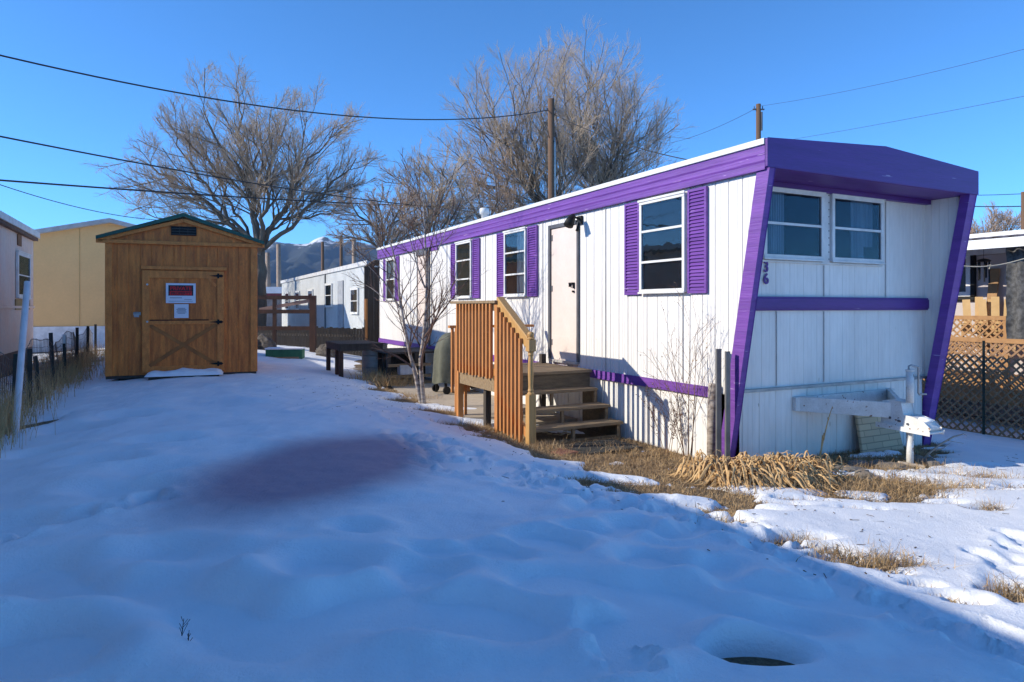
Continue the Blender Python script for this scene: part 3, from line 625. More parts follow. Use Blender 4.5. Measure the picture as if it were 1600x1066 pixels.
# low rail on the far end of the deck
post(-1.5, 4.12, 0, 1.45, .05); post(-1.35, 4.12, 0, 1.45, .04)
for i in range(4):
    m = MB(); sbox(m, -1.62 + .09 * i, -1.585 + .09 * i, 4.02, 4.06, .45, 1.45); m.build('baluster', rail_wood, st)
m = MB(); sbox(m, -1.66, -.2, 4.0, 4.08, 1.43, 1.47); m.build('end_rail', rail_wood, st)
m = MB(); sbox(m, -1.3, -.2, 4.0, 4.06, .5, .56); m.build('end_rail', dark_wood, st)

# mat, brick, debris at the foot of the steps
m = MB(); n = 24
for i in range(n):
    x0 = -.42 + .84 * i / n; m.box(x0, x0 + .84 / n * .62, -.28, .28, .0, .014)
m.box(-.43, .43, -.29, .29, -.004, .006)
o = m.build('rubber_mat', tire); o.location = lot(1.28, -.80, .055); o.rotation_euler = (0, 0, TH + .04); tag(o, 'dark ribbed rubber mat on the ground at the foot of the wooden steps', 'mat')
m = MB(); m.box(-.14, .14, -.09, .09, 0, .03); m.box(-.02, .14, .1, .2, 0, .028)
o = m.build('brick_paver', mat('red_brick', (.32, .13, .08), .9, (.22, .08, .05), bump=.4), bevel=.008); o.location = lot(1.08, -1.42, .07); o.rotation_euler = (0, .03, TH + .3); tag(o, 'reddish flat brick lying in dead grass between the newel post and the rubber mat', 'brick')
m = MB(); rr = random.Random(3)
for i in range(14):
    p = Vector((rr.uniform(-.2, .2), rr.uniform(-.1, .1), .02 + rr.uniform(0, .05))); d_ = Vector((rr.uniform(-1, 1), rr.uniform(-1, 1), rr.uniform(-.1, .3))).normalized() * rr.uniform(.04, .09); m.beam(p, p + d_, .04, .006)
o = m.build('dead_leaf_pile', mat('pale_dead_leaf', (.6, .48, .28), .9)); o.location = lot(2.2, -.85, .03); tag(o, 'few pale dead leaves heaped under the lowest wooden tread', 'leaf pile')

# ------------------------------------------------------------------ concrete patio
m = MB(); pts = [(-1.50, 3.0), (-1.55, 5.0), (-1.48, 7.2), (-1.0, 9.6), (-.02, 9.6), (-.02, 3.0)]
m.prism(pts, 'z', -.08, .085); m.box(-1.5, -.02, 5.9, 5.912, .085, .0855)
o = m.build('concrete_patio', concrete, bevel=.01); o.location = P0; o.rotation_euler = (0, 0, TH); tag(o, kind='structure')

# ------------------------------------------------------------------ patio things: drum, table, rear porch, grill
m = MB()
prof = [(.28, 0), (.30, .01), (.30, .03), (.29, .04), (.29, .27), (.303, .285), (.29, .30), (.29, .55), (.303, .565), (.29, .58), (.29, .80), (.305, .81), (.305, .83), (.285, .83), (.28, .80), (.005, .79)]
m.lathe(prof, n=36); dm = m.build('metal_drum', mat('dull_grey_drum', (.36, .36, .33), .5, (.20, .20, .19), scale=3, stretch=(1, 1, 3), contrast=.9, metallic=.4), smooth=False)
dm.location = lot(10.0, -1.15, .06); tag(dm, 'grey ribbed metal drum standing under the edge of the wooden table', 'drum')
tb = empty('wooden_table', lot(10.2, -1.5, .08), TH, 'low weathered wooden table with dark post legs behind the grey drum', 'table')
m = MB()
for i in range(5): m.box(-.55 + i * .2, -.36 + i * .2, -.55, 1.0, .80, .84)
m.build('table_top', dark_wood, tb, bevel=.004)
m = MB(); m.box(-.54, .44, -.54, -.5, .68, .80); m.box(-.54, -.5, -.5, .95, .68, .80); m.build('apron', dark_wood, tb)
for x, y in ((-.5, -.46), (-.5, -.08), (.38, -.46), (-.5, .9), (.38, .9)):
    m = MB(); m.box(x - .045, x + .045, y - .045, y + .045, -.1, .68); m.build('leg', brown_wood, tb)
rp = empty('rear_porch', lot(9.0, -.55, 0), TH, 'low dark wooden platform below the rear door behind the birch trunks', 'porch')
m = MB()
for i in range(10): m.box(-.75, .5, -.55 + i * .15, -.41 + i * .15, .74, .78)
m.build('platform', dark_wood, rp)
for z in (.50, .26, .10):
    m = MB(); m.box(-.76, .2, -.62 - .0, -.56, z - .03, z + .03); m.build('rail_board', deck_wood, rp)
for x in (-.72, -.1, .45):
    m = MB(); m.box(x - .04, x + .04, -.54, -.46, -.05, .74); m.build('post', dark_wood, rp)
m = MB(); m.box(-.6, .4, .3, .34, 0, .7); m.build('back_board', dark_wood, rp)
m = MB(); m.box(-.16, .16, -.1, .1, 0, .2)
for i in range(6): m.box(-.155 + i * .055, -.125 + i * .055, -.108, -.1, .02, .19)
o = m.build('plastic_crate', mat('white_plastic', (.65, .66, .7), .5)); o.location = lot(8.45, -.90, .30); o.rotation_euler = (0, 0, TH); tag(o, 'small whitish slatted plastic crate sitting in the dark below the rear platform', 'crate')
def grill():
    ro = empty('covered_grill', lot(6.75, -.36, .085), TH + .1, 'barbecue grill under a draped grey-green cover on the concrete patio', 'grill')
    n = 48; rows = []
    prof = [(1.20, .20, .14), (1.185, .34, .20), (1.10, .44, .255), (.95, .52, .285), (.80, .56, .30), (.60, .575, .31), (.42, .585, .32), (.28, .60, .33), (.20, .605, .335)]
    vs = [(0, 0, 1.205)]
    for k, (z, rx, ry) in enumerate(prof):
        for i in range(n):
            t = 2 * math.pi * i / n; c, s_ = math.cos(t), math.sin(t)
            q = 3.2; d_ = (abs(c) ** q + abs(s_) ** q) ** (-1 / q)
            fold = 1 + (.012 + .028 * (1.2 - z)) * math.sin(t * 9 + .7 * math.sin(t * 3) + z * 1.2) + .012 * math.sin(t * 17 + z * 5)
            sh = -.10 if c < 0 and k < 3 else 0
            vs.append((c * d_ * rx * fold * (.88 if c < 0 else 1), s_ * d_ * ry * fold, z + sh * .5 + .02 * math.sin(t * 5 + k)))
    fs = [(0, 1 + i, 1 + (i + 1) % n) for i in range(n)]
    for k in range(len(prof) - 1):
        for i in range(n): fs.append((1 + k * n + i, 1 + (k + 1) * n + i, 1 + (k + 1) * n + (i + 1) % n, 1 + k * n + (i + 1) % n))
    m = MB().add(vs, fs); o = m.build('cover', mat('grey_green_canvas', (.13, .135, .10), .8, (.065, .07, .052), scale=4, contrast=.9, bump=.6, bscale=7), ro, True)
    s = o.modifiers.new('s', 'SUBSURF'); s.levels = 1; s.render_levels = 1
    for x, y in ((-.4, -.2), (.4, -.2), (-.4, .2), (.4, .2)):
        MB().box(x - .02, x + .02, y - .02, y + .02, 0, .3).build('leg', black_m, ro)
    for y in (-.24, .24):
        MB().tube([(-.4, y - .02, .075), (-.4, y + .02, .075)], .075, 16).build('wheel', black_m, ro)
grill()

# ------------------------------------------------------------------ shed
SH = R(22); SW = 2.74
shed = empty('storage_shed', Vector((-7.92, 13.0, .40)), SH, 'brown stained wooden storage shed with green roof edge and signs on its door', 'shed')
def batten_wall(u0, u1, z0, z1, step=.2):
    m = MB(); pr = []; u = u0
    while u < u1 - 1e-6:
        pr += [(u, 0), (min(u + step * .93, u1), 0), (min(u + step * .94, u1), .008), (min(u + step * .99, u1), .008)]; u += step
    pr.append((u1, 0)); vs = []
    for a_1, o_ in pr: vs += [(a_1, o_, z0), (a_1, o_, z1)]
    m.add(vs, [(2 * i, 2 * i + 2, 2 * i + 3, 2 * i + 1) for i in range(len(pr) - 1)]); return m
m = batten_wall(0, SW, 0, 2.66); m.box(0, SW, .02, 3.0, 0, 2.66)
m.add([(0, .0, 2.66), (SW, .0, 2.66), (SW / 2 + .02, .0, 3.12)], [(0, 1, 2)]); m.build('wall', shed_wood, shed)
m = MB(); m.box(-.012, .11, -.022, -.002, 0, 2.62); m.build('corner_board', shed_trim, shed, bevel=.003)
m = MB(); m.box(SW - .11, SW + .012, -.022, -.002, 0, 2.62); m.box(SW, SW + .022, 0, 3.0, 0, 2.6); m.build('corner_board', shed_trim, shed, bevel=.003)
m = MB(); m.box(-.16, SW + .16, -.06, -.002, 2.60, 2.67); m.build('gable_board', shed_trim, shed, bevel=.004)
for sgn in (-1, 1):
    cx = SW / 2; m = MB(); ex = cx + sgn * (SW / 2 + .12)
    m.beam((cx, -.045, 3.10), (ex, -.045, 2.655), .03, .07); m.build('rake_board', shed_trim, shed)
rf = MB(); cx = SW / 2; e = SW / 2 + .15
rf.add([(cx - e, -.12, 2.665), (cx, -.12, 3.17), (cx + e, -.12, 2.665), (cx - e, 3.1, 2.665), (cx, 3.1, 3.17), (cx + e, 3.1, 2.665), (cx - e, -.12, 2.73), (cx, -.12, 3.245), (cx + e, -.12, 2.73), (cx - e, 3.1, 2.73), (cx, 3.1, 3.245), (cx + e, 3.1, 2.73)],
       [(0, 1, 7, 6), (1, 2, 8, 7), (6, 7, 10, 9), (7, 8, 11, 10), (0, 3, 4, 1), (1, 4, 5, 2), (0, 6, 9, 3), (2, 5, 11, 8), (3, 9, 10, 4), (4, 10, 11, 5)])
rf.build('roof', green_roof, shed)
v = MB(); v.box(cx - .23, cx + .23, -.02, -.002, 2.80, 2.98); vo = v.build('gable_vent', black_m, shed)
v = MB()
for i in range(3): v.box(cx - .22, cx + .22, -.035, -.02, 2.815 + i * .055, 2.83 + i * .055)
for i in range(2): v.box(cx - .08 + i * .15, cx - .07 + i * .15, -.037, -.035, 2.80, 2.98)
v.build('vent_slat', mat('bronze_plastic', (.05, .04, .035), .5), vo)
m = MB(); D0, D1 = .66, 1.99                      # door leaf
m.box(D0, D1, -.03, -.003, .03, 2.08); dr = m.build('door', shed_wood, shed, bevel=.003)
m = MB(); m.box(D0 - .03, D0 + .10, -.052, -.030, .05, 2.08); m.box(D1 - .0, D1 + .13, -.052, -.004, .05, 2.08); m.box(D0 + .10, D1, -.05, -.030, 1.93, 2.08); m.box(D0 + .1, D1, -.05, -.030, .05, .17); m.box(D0 + .1, D1, -.05, -.030, 1.0, 1.09)
m.build('door_frame', shed_trim, dr, bevel=.004)
m = MB(); m.beam((D0 + .1, -.042, .18), (D1 - .02, -.042, .99), .02, .07); m.build('brace', mat('dark_brace_wood', (.48, .17, .035), .7, (.26, .085, .02), scale=5, contrast=.9), dr)
m = MB(); m.beam((D0 + .1, -.034, .99), (D1 - .02, -.034, .18), .014, .07); m.build('brace', mat('dark_brace_wood', (.48, .17, .035), .7, (.26, .085, .02), scale=5, contrast=.9), dr)
m = MB(); m.beam((D0 + .1, -.04, .99), (D0 + .1, -.04, 1.0), .02, .07)
MB().beam((D1 - .16, -.04, 1.93), (D1 - .02, -.04, 1.78), .02, .05).build('corner_brace', shed_trim, dr)
MB().box(D0 - .05, D1 + .18, -.055, -.002, 2.10, 2.17).build('door_header', shed_trim, shed, bevel=.004)
for z in (1.99, 1.045, .19):
    h = MB(); h.add([(D1 - .16, -.058, z), (D1 + .08, -.058, z - .03), (D1 + .12, -.058, z), (D1 + .08, -.058, z + .03), (D1 - .16, -.052, z), (D1 + .08, -.052, z - .03), (D1 + .12, -.052, z), (D1 + .08, -.052, z + .03)], [(0, 1, 2, 3), (0, 4, 5, 1), (1, 5, 6, 2), (2, 6, 7, 3), (3, 7, 4, 0)]); h.box(D1 + .0, D1 + .04, -.068, -.05, z - .05, z + .05); h.build('strap_hinge', black_m, dr)
MB().box(D0 + .10, D1 - .16, -.056, -.05, 1.078, 1.098).build('strap', black_m, dr)
for z in (1.80, 1.06): MB().tube([(D0 + .06, -.07, z), (D0 + .06, -.05, z)], .02, 10).build('bolt', alu, dr)
h = MB(); h.box(.47, .60, -.02, -.004, 1.19, 1.25); h.tube([(.50, -.03, 1.21), (.50, -.045, 1.25), (.56, -.045, 1.25), (.56, -.03, 1.21)], .008, 6); h.box(.485, .575, -.05, -.02, 1.15, 1.215); h.build('padlock', steel, shed, bevel=.004)
paper = mat('white_sign_paper', (.74, .76, .82), .5, (.7, .72, .78)); sign_k = mat('sign_black_ink', (.012, .012, .02), .5); sign_r = mat('sign_red_ink', (.85, .012, .02), .5); ink = mat('faint_print', (.22, .24, .3), .6)
sg = empty('private_property_sign', shed.matrix_world @ Vector((0, 0, 0)), 0, 'white edged black and red sign, larger and upper of two on the shed door', 'sign')
sg.location = Matrix.Translation(shed.location) @ Matrix.Rotation(SH, 4, 'Z') @ Vector((1.32, -.062, 1.43)); sg.rotation_euler = (0, 0, SH)
MB().box(-.27, .27, -.002, .006, 0, .40).build('board', paper, sg)
MB().box(-.225, .225, -.005, -.003, .15, .36).build('black_field', sign_k, sg)
MB().box(-.20, .20, -.0062, -.0052, .158, .24).build('red_field', sign_r, sg)
text_mesh('lettering', 'PRIVATE', .105, sign_r, sg, Matrix.Translation((0, -.008, .262)) @ TX, .001)
text_mesh('lettering', 'PROPERTY', .075, sign_k, sg, Matrix.Translation((0, -.009, .172)) @ TX, .001)
m = MB(); m.box(-.20, .02, -.004, -.0025, .10, .112); m.box(-.22, .22, -.004, -.0025, .035, .042); m.box(.06, .2, -.004, -.0025, .07, .078); m.build('printed_line', ink, sg)
s2 = empty('paper_notice', Matrix.Translation(shed.location) @ Matrix.Rotation(SH, 4, 'Z') @ Vector((1.33, -.060, 1.13)), SH, 'small white notice taped just below the black and red sign', 'notice')
MB().box(-.13, .13, -.001, .004, 0, .28).build('sheet', paper, s2)
m = MB()
for z, w_ in ((.19, .07), (.165, .09), (.14, .08), (.115, .09), (.09, .07)): m.box(-w_, w_, -.004, -.002, z, z + .012)
m.build('printed_line', ink, s2)
m = MB(); m.box(.2, SW - .2, .1, .3, -.16, -.005); m.box(.2, SW - .2, 2.6, 2.8, -.2, -.005); m.box(.0, SW, -.0, 2.9, -.06, -.004); m.build('skid', dark_wood, shed)
# wooden step under snow in front of the shed door
stp = empty('door_step', Matrix.Translation(shed.location) @ Matrix.Rotation(SH, 4, 'Z') @ Vector((1.42, -.38, .02)), SH, 'low board step under a cap of snow in front of the shed door', 'step')
MB().box(-.62, .62, -.22, .22, -.08, .01).build('board', dark_wood, stp)
n = 40; xs = np.linspace(-.69, .69, n); ys = np.linspace(-.29, .27, 18); SX, SY = np.meshgrid(xs, ys)
ed = np.clip((1 - (np.abs(SX) / .69) ** 6) * (1 - (np.abs(SY) / .29) ** 4), 0, 1) ** .5
hz = .012 + ed * (.085 + .03 * N1.fbm(SX * 3 + 3, SY * 3, 3)) - (1 - ed) * .015
q = sheet('snow_cap', SX, SY, hz, snow_cap); q.parent = stp

# ------------------------------------------------------------------ trees
class Tree:
    def __init__(s, seed): s.r = random.Random(seed); s.paths = []          # (points, radii, level)
    def limb(s, pts, r0, r1, sub, lvl=0, jit=.05):
        """hand laid limb through given points, then side branches"""
        P = [Vector(p) for p in pts]; out = []
        for i in range(len(P) - 1):
            L = (P[i + 1] - P[i]).length; k = max(2, int(L / .5))
            for j in range(k):
                t = j / k; out.append(P[i].lerp(P[i + 1], t) + Vector([s.r.gauss(0, jit * min(1, L * .5)) for _ in range(3)]) * (1 if (i or j) else 0))
        out.append(P[-1]); n = len(out); rad = [r0 + (r1 - r0) * (i / (n - 1)) ** .8 for i in range(n)]
        s.paths.append((out, rad, lvl)); s.sides(out, rad, sub, lvl); return out
    def sides(s, pts, rad, sub, lvl):
        if lvl >= len(sub): return
        cnt, ratio, ang, t0 = sub[lvl][:4]; L = sum((pts[i + 1] - pts[i]).length for i in range(len(pts) - 1)); n = len(pts)
        for c in range(cnt):
            t = t0 + (1 - t0) * ((c + s.r.random()) / cnt); f = t * (n - 1); i = min(int(f), n - 2); p = pts[i].lerp(pts[i + 1], f - i)
            d = (pts[i + 1] - pts[i]).normalized(); az = s.r.uniform(0, 2 * math.pi); o = d.orthogonal().normalized(); o.rotate(Matrix.Rotation(az, 3, d))
            an = R(ang) * s.r.uniform(.7, 1.25); nd = (d * math.cos(an) + o * math.sin(an)).normalized()
            ln = L * ratio * (1.15 - .55 * t) * s.r.uniform(.75, 1.25); rr = max(rad[i] * .55, sub[lvl][5]) * s.r.uniform(.8, 1)
            s.grow(p, nd, ln, min(rr, rad[i]), sub, lvl + 1)
    def grow(s, p, d, L, r0, sub, lvl):
        up, r1 = sub[lvl - 1][4], sub[lvl - 1][5]; k = 3 if lvl >= len(sub) else 5
        pts = [p]; rad = [r0]
        for i in range(k):
            d = (d + Vector((s.r.gauss(0, .13), s.r.gauss(0, .13), s.r.gauss(0, .10) + up / k))).normalized()
            p = p + d * (L / k); pts.append(p); rad.append(r0 + (r1 - r0) * (i + 1) / k)
        s.paths.append((pts, rad, lvl)); s.sides(pts, rad, sub, lvl)
    def mesh(s, name, m, parent, keep):
        co = []; q = []; base = 0
        for pts, rad, lvl in s.paths:
            if not keep(lvl): continue
            n = 8 if lvl == 0 else (5 if lvl == 1 else 3)
            P = np.array([tuple(p) for p in pts]); D = np.gradient(P, axis=0); D /= np.linalg.norm(D, axis=1)[:, None] + 1e-9
            ref = np.array([.31, .87, .2]); U = np.cross(D, ref); U /= np.linalg.norm(U, axis=1)[:, None] + 1e-9; W_ = np.cross(D, U)
            t = np.arange(n) * 2 * np.pi / n; ra = np.array(rad)[:, None, None]
            ring = P[:, None] + ra * (U[:, None] * np.cos(t)[None, :, None] + W_[:, None] * np.sin(t)[None, :, None])
            co.append(ring.reshape(-1, 3)); k = len(pts)
            i = np.arange(k - 1)[:, None] * n; j = np.arange(n)[None]
            q.append(np.stack([i + j, i + (j + 1) % n, i + n + (j + 1) % n, i + n + j], -1).reshape(-1, 4) + base); base += k * n
        return raw_mesh(name, np.concatenate(co), np.concatenate(q), m, True, parent)
def big_tree(seed, Y, base, limbs, sub, label, cat, twm, r0=.3, group=None, name='cottonwood_tree', spread=2.5, lvlb=1, gnd=None, bark=None, tall=.92):
    """limbs: polylines in photo coordinates at the tree's distance; each gets its own depth offset"""
    t = Tree(seed); b = at(base[0], base[1], Y); zb = g(b.x, b.y) - .2 if gnd is None else gnd
    ro = empty(name, (b.x, b.y, zb), 0, label, cat, group); O = Vector((b.x, b.y, zb))
    rr = random.Random(seed + 1)
    fork = at(base[0], base[1], Y) - O
    t.limb([(0, 0, 0), fork * .5 + Vector((.05, 0, 0)), fork], r0 * 1.15, r0 * .9, [], 0)
    hx, hy = 1., 1.
    if tall != 1: hx, hy = (.86 if tall < .9 else .93), tall
    for lm in limbs:
        lm = (lm[0],) + tuple((base[0] + (u - base[0]) * hx, base[1] + (v - base[1]) * hy) for u, v in lm[1:])
        dy = rr.uniform(-1, 1) * spread; pts = [fork.copy()]; n = len(lm) - 1
        ra = lm[0]
        for i, (u, v) in enumerate(lm[1:]):
            Yi = Y + dy * ((i + 1) / n); pts.append(at(u, v, Yi) - O)
        t.limb(pts, ra, .025, sub, 0, .10)
    t.mesh('trunk', bark or bark_d, ro, lambda l: l <= lvlb); t.mesh('crown', twm, ro, lambda l: l > lvlb); return ro
SUBB = [(13, .36, 38, .22, .35, .018), (9, .50, 36, .14, .3, .010), (9, .56, 32, .12, .28, .0055)]
big_tree(21, 36, (405, 392), [
    (.17, (395, 345), (392, 300), (385, 240), (378, 180), (362, 115)), (.15, (390, 300), (372, 245), (335, 205), (310, 150)), (.16, (410, 350), (420, 300), (408, 262), (395, 190)),
    (.16, (425, 350), (455, 310), (470, 260), (478, 200), (485, 165)), (.16, (430, 375), (475, 340), (500, 300), (545, 262), (568, 235)), (.12, (455, 310), (480, 250), (520, 205), (532, 180)),
    (.16, (370, 365), (335, 325), (285, 285), (230, 250), (190, 232)), (.12, (350, 330), (300, 265), (270, 215), (262, 185)), (.10, (360, 350), (290, 340), (230, 335), (200, 320)), (.12, (385, 300), (350, 270), (310, 230), (280, 200)),
    (.10, (440, 340), (520, 330), (560, 300)), (.12, (400, 320), (430, 230), (450, 170)), (.08, (320, 310), (270, 300), (215, 290)), (.12, (395, 300), (420, 215), (425, 150)), (.09, (480, 300), (540, 290), (575, 270)), (.10, (350, 300), (320, 230), (300, 190))],
    SUBB, 'broad leafless cottonwood rising behind the storage shed', 'tree', twig_m, .34)
big_tree(33, 40, (870, 400), [
    (.18, (850, 330), (820, 280), (790, 230), (765, 180), (750, 120)), (.16, (845, 320), (800, 262), (760, 245), (725, 215)), (.14, (830, 330), (780, 280), (730, 270), (706, 225)), (.17, (870, 320), (855, 240), (840, 170), (838, 95)),
    (.15, (875, 330), (880, 240), (870, 170), (865, 100)), (.12, (840, 300), (800, 220), (790, 150), (795, 100)), (.12, (830, 350), (770, 310), (735, 290)), (.13, (860, 300), (830, 210), (815, 140), (820, 100)), (.1, (850, 320), (780, 240), (730, 170), (722, 140)), (.1, (870, 320), (900, 230), (895, 170), (905, 120)), (.1, (840, 340), (790, 300), (745, 260), (712, 250)), (.1, (860, 330), (825, 260), (770, 200), (742, 180))],
    SUBB, 'wide leafless tree rising behind the brown utility pole', 'tree', twig_m, .36, tall=.89)
big_tree(35, 42, (945, 420), [
    (.18, (948, 280), (940, 215), (905, 165), (895, 100)), (.15, (940, 260), (915, 200), (912, 130), (912, 60)), (.16, (950, 270), (960, 190), (950, 120), (940, 75)), (.14, (955, 270), (985, 215), (1020, 180), (1030, 150)), (.13, (960, 290), (1000, 230), (1040, 215), (1048, 190)),
    (.12, (950, 300), (970, 200), (985, 130), (975, 95)), (.10, (960, 310), (1010, 270), (1040, 240)), (.12, (940, 280), (925, 150), (930, 80)), (.1, (940, 300), (900, 240), (880, 200)), (.1, (955, 280), (1000, 180), (1005, 140)), (.1, (950, 240), (975, 170), (1000, 120))],
    SUBB, 'tallest leafless tree, behind the home roof just right of the utility pole', 'tree', twig_m, .36, tall=.86)
SUBM = [(11, .42, 40, .15, .3, .018), (8, .52, 36, .1, .25, .010), (8, .55, 32, .1, .2, .006)]
big_tree(41, 33, (672, 420), [(.10, (670, 360), (668, 320), (640, 285), (620, 262)), (.10, (675, 350), (690, 310), (700, 270), (690, 250)), (.09, (680, 370), (710, 330), (730, 290)), (.09, (660, 370), (630, 340), (610, 300)), (.08, (668, 340), (655, 300), (650, 265)), (.08, (672, 340), (684, 290), (668, 255))],
         SUBM, 'small bare tree left of the white roof vent beyond the home', 'tree', twig_m, .16, name='bare_tree', spread=1.5)
big_tree(43, 30, (600, 430), [(.10, (598, 390), (585, 350), (560, 330), (545, 310)), (.09, (600, 380), (612, 345), (625, 320), (640, 305)), (.08, (605, 390), (640, 360), (665, 340)), (.08, (595, 390), (560, 370), (535, 365)), (.07, (600, 370), (595, 330), (590, 310))],
         SUBM, 'low bushy bare tree above the tall dark wood screen at the home far end', 'tree', twig_w, .15, name='bare_tree', spread=1.5)
big_tree(47, 38, (765, 420), [(.12, (765, 360), (770, 320), (790, 290), (800, 262)), (.1, (760, 360), (740, 320), (720, 290), (705, 265)), (.1, (765, 350), (750, 310), (745, 270)), (.1, (770, 370), (800, 330), (815, 300))],
         SUBM, 'brown bushy bare tree half hidden by the home roof, behind the white roof vent', 'tree', twig_w, .16, name='bare_tree', spread=2)
big_tree(53, 60, (1535, 440), [(.12, (1530, 390), (1520, 365), (1512, 345)), (.12, (1540, 385), (1545, 360), (1550, 345)), (.1, (1530, 400), (1500, 370), (1490, 355)), (.1, (1545, 390), (1575, 365), (1585, 352)), (.1, (1540, 400), (1600, 372), (1615, 358))],
         [(12, .5, 40, .1, .3, .03), (9, .55, 36, .1, .25, .018), (8, .55, 32, .1, .2, .012)], 'distant brown bare tree over the neighbouring roof at the right', 'tree', twig_w, .2, name='bare_tree', spread=2)

# birch in front of the home
bp = ground_pt(662, 634)
bt_ = empty('birch_tree', (bp.x, bp.y, bp.z - .05), 0, 'young twin-stemmed birch with pale bark beside the concrete patio', 'tree')
t = Tree(8); YB = bp.y; O = Vector(bt_.location)
def bpx(u, v, dy=0): return at(u, v, YB + dy) - O
SUBI = [(15, .34, 42, .18, .30, .0045), (6, .42, 36, .2, .2, .0024), (3, .45, 32, .2, .15, .0015)]
m1 = [(0, 0, 0), bpx(659, 600), bpx(657, 560), bpx(663, 520), bpx(666, 470), bpx(667, 420), bpx(664, 370), bpx(662, 330), bpx(660, 292)]
t.limb(m1, .050, .005, SUBI, 0, .01)
m2 = [(-.02, 0, 0), bpx(650, 590), bpx(641, 555), bpx(632, 510), bpx(625, 470), bpx(622, 430, -.1), bpx(612, 385, -.2), bpx(600, 350, -.3)]
t.limb(m2, .042, .005, SUBI, 0, .01)
t.limb([bpx(666, 520), bpx(684, 490, .1), bpx(700, 460, .2), bpx(720, 425, .3)], .018, .003, SUBI[0:1] and [(10, .38, 40, .2, .3, .004), (6, .42, 34, .2, .2, .0025)], 0, .01)
t.limb([bpx(664, 450), bpx(650, 410, -.2), bpx(640, 370, -.3), bpx(625, 330, -.4)], .016, .003, [(10, .38, 40, .2, .3, .004), (6, .42, 34, .2, .2, .0025)], 0, .01)
t.limb([bpx(666, 430), bpx(685, 390, .3), bpx(700, 350, .4), bpx(712, 320, .5)], .014, .003, [(10, .38, 40, .2, .3, .004), (6, .42, 34, .2, .2, .0025)], 0, .01)
t.limb([bpx(624, 480), bpx(600, 440, -.3), bpx(575, 415, -.4), bpx(560, 385, -.5)], .014, .003, [(10, .38, 40, .2, .3, .004), (6, .42, 34, .2, .2, .0025)], 0, .01)
t.limb([bpx(630, 500), bpx(605, 470, .2), bpx(580, 450, .3), bpx(562, 440, .4)], .012, .003, [(9, .38, 40, .2, .3, .004), (5, .42, 34, .2, .2, .0025)], 0, .01)
t.limb([bpx(655, 590), bpx(645, 560, .3), bpx(630, 530, .4)], .012, .003, [(5, .38, 40, .2, .3, .004)], 0, .01)
tr = t.mesh('trunk', birch_bark, bt_, lambda l: l == 0); t.mesh('crown', birch_twig, bt_, lambda l: l > 0)

def shrub(seed, base, name, label, stems, m, leafm=None, nl=0):
    ro = empty(name, base, 0, label, 'shrub'); t = Tree(seed)
    for (x, y_, h_, lx, ly, r_) in stems:
        t.limb([(x, y_, 0), (x + lx * .3, y_ + ly * .3, h_ * .35), (x + lx * .6, y_ + ly * .6, h_ * .7), (x + lx, y_ + ly, h_)], r_, .0015, [(9, .36, 35, .25, .3, .0018), (4, .4, 35, .3, .2, .0012)], 0, .012)
    t.mesh('stems', m, ro, lambda l: True)
    if nl:
        r_ = random.Random(seed); b = MB(); ps = [p for pts, rad, l in t.paths if l > 0 for p in pts[1:]]
        for i in range(nl):
            p = r_.choice(ps) + Vector((r_.gauss(0, .01), r_.gauss(0, .01), r_.gauss(0, .01))); d_ = Vector((r_.uniform(-1, 1), r_.uniform(-1, 1), r_.uniform(-1, 1))).normalized() * .012; e_ = d_.orthogonal().normalized() * .008
            b.add([p - d_, p + e_, p + d_, p - e_], [(0, 1, 2, 3)])
        b.build('leaves', leafm, ro)
    return ro
sh_tw = mat('reddish_twigs', (.24, .13, .08), .85, (.14, .08, .05)); dkleaf = mat('dark_dried_leaf', (.06, .04, .03), .9)
shrub(61, lot(.30, -.28, .0), 'bare_shrub', 'tall thin bare shrub at the purple front corner of the home', [(0, 0, 1.72, .02, .05, .008), (-.04, .02, 1.45, -.16, .05, .007), (.03, 0, 1.55, .06, -.05, .007), (-.03, -.03, 1.1, -.30, .1, .006), (.02, .03, 1.25, .18, .1, .006), (-.02, 0, .8, -.35, -.1, .005)], sh_tw, mat('pale_seed', (.4, .27, .15), .9), 60)
shrub(62, lot(.72, -.22, .0), 'bare_shrub', 'short shrub with small dark dried leaves left of the taller bare shrub', [(0, 0, .75, -.08, .05, .005), (.03, 0, .6, .1, .0, .004), (-.03, 0, .65, -.2, .1, .004), (.0, .02, .5, .15, .1, .004), (.1, .02, .45, .25, .1, .004)], sh_tw, dkleaf, 260)
# stakes at the corner
for (u, vt_, dia, mt, lab) in [(1122, 545, .050, mat('grey_stake', (.16, .16, .165), .6, (.10, .10, .10)), 'grey metal stake, left of two against the purple front corner'), (1136, 549, .045, MATS['grey_stake'], 'grey metal stake, right of two against the purple front corner')]:
    p = lot(.02 if u < 1130 else -.12, -.12 if u < 1130 else -.14); Yp = p.y; x = (u - 800) / F_PX * Yp; top = CZ + (VH - vt_) / F_PX * Yp
    m = MB(); m.box(-dia / 2, dia / 2, -.02, -.012, 0, top); m.box(-dia / 2, -dia / 2 + .008, -.012, .03, 0, top); m.box(dia / 2 - .008, dia / 2, -.012, .03, 0, top)
    o = m.build('metal_stake', mt); o.location = (x, Yp - .02, 0); tag(o, lab, 'stake', 'stakes at the front corner of the home')
p = lot(.16, -.13); m = MB(); m.tube([(0, 0, -.03), (.0, 0, .45), (.01, 0, .9)], [.055, .05, .048], 14)
o = m.build('cut_post', birch_bark, smooth=True); o.location = ((1112 - 800) / F_PX * p.y, p.y, 0); tag(o, 'mottled pale log post standing beside the grey stakes', 'post')

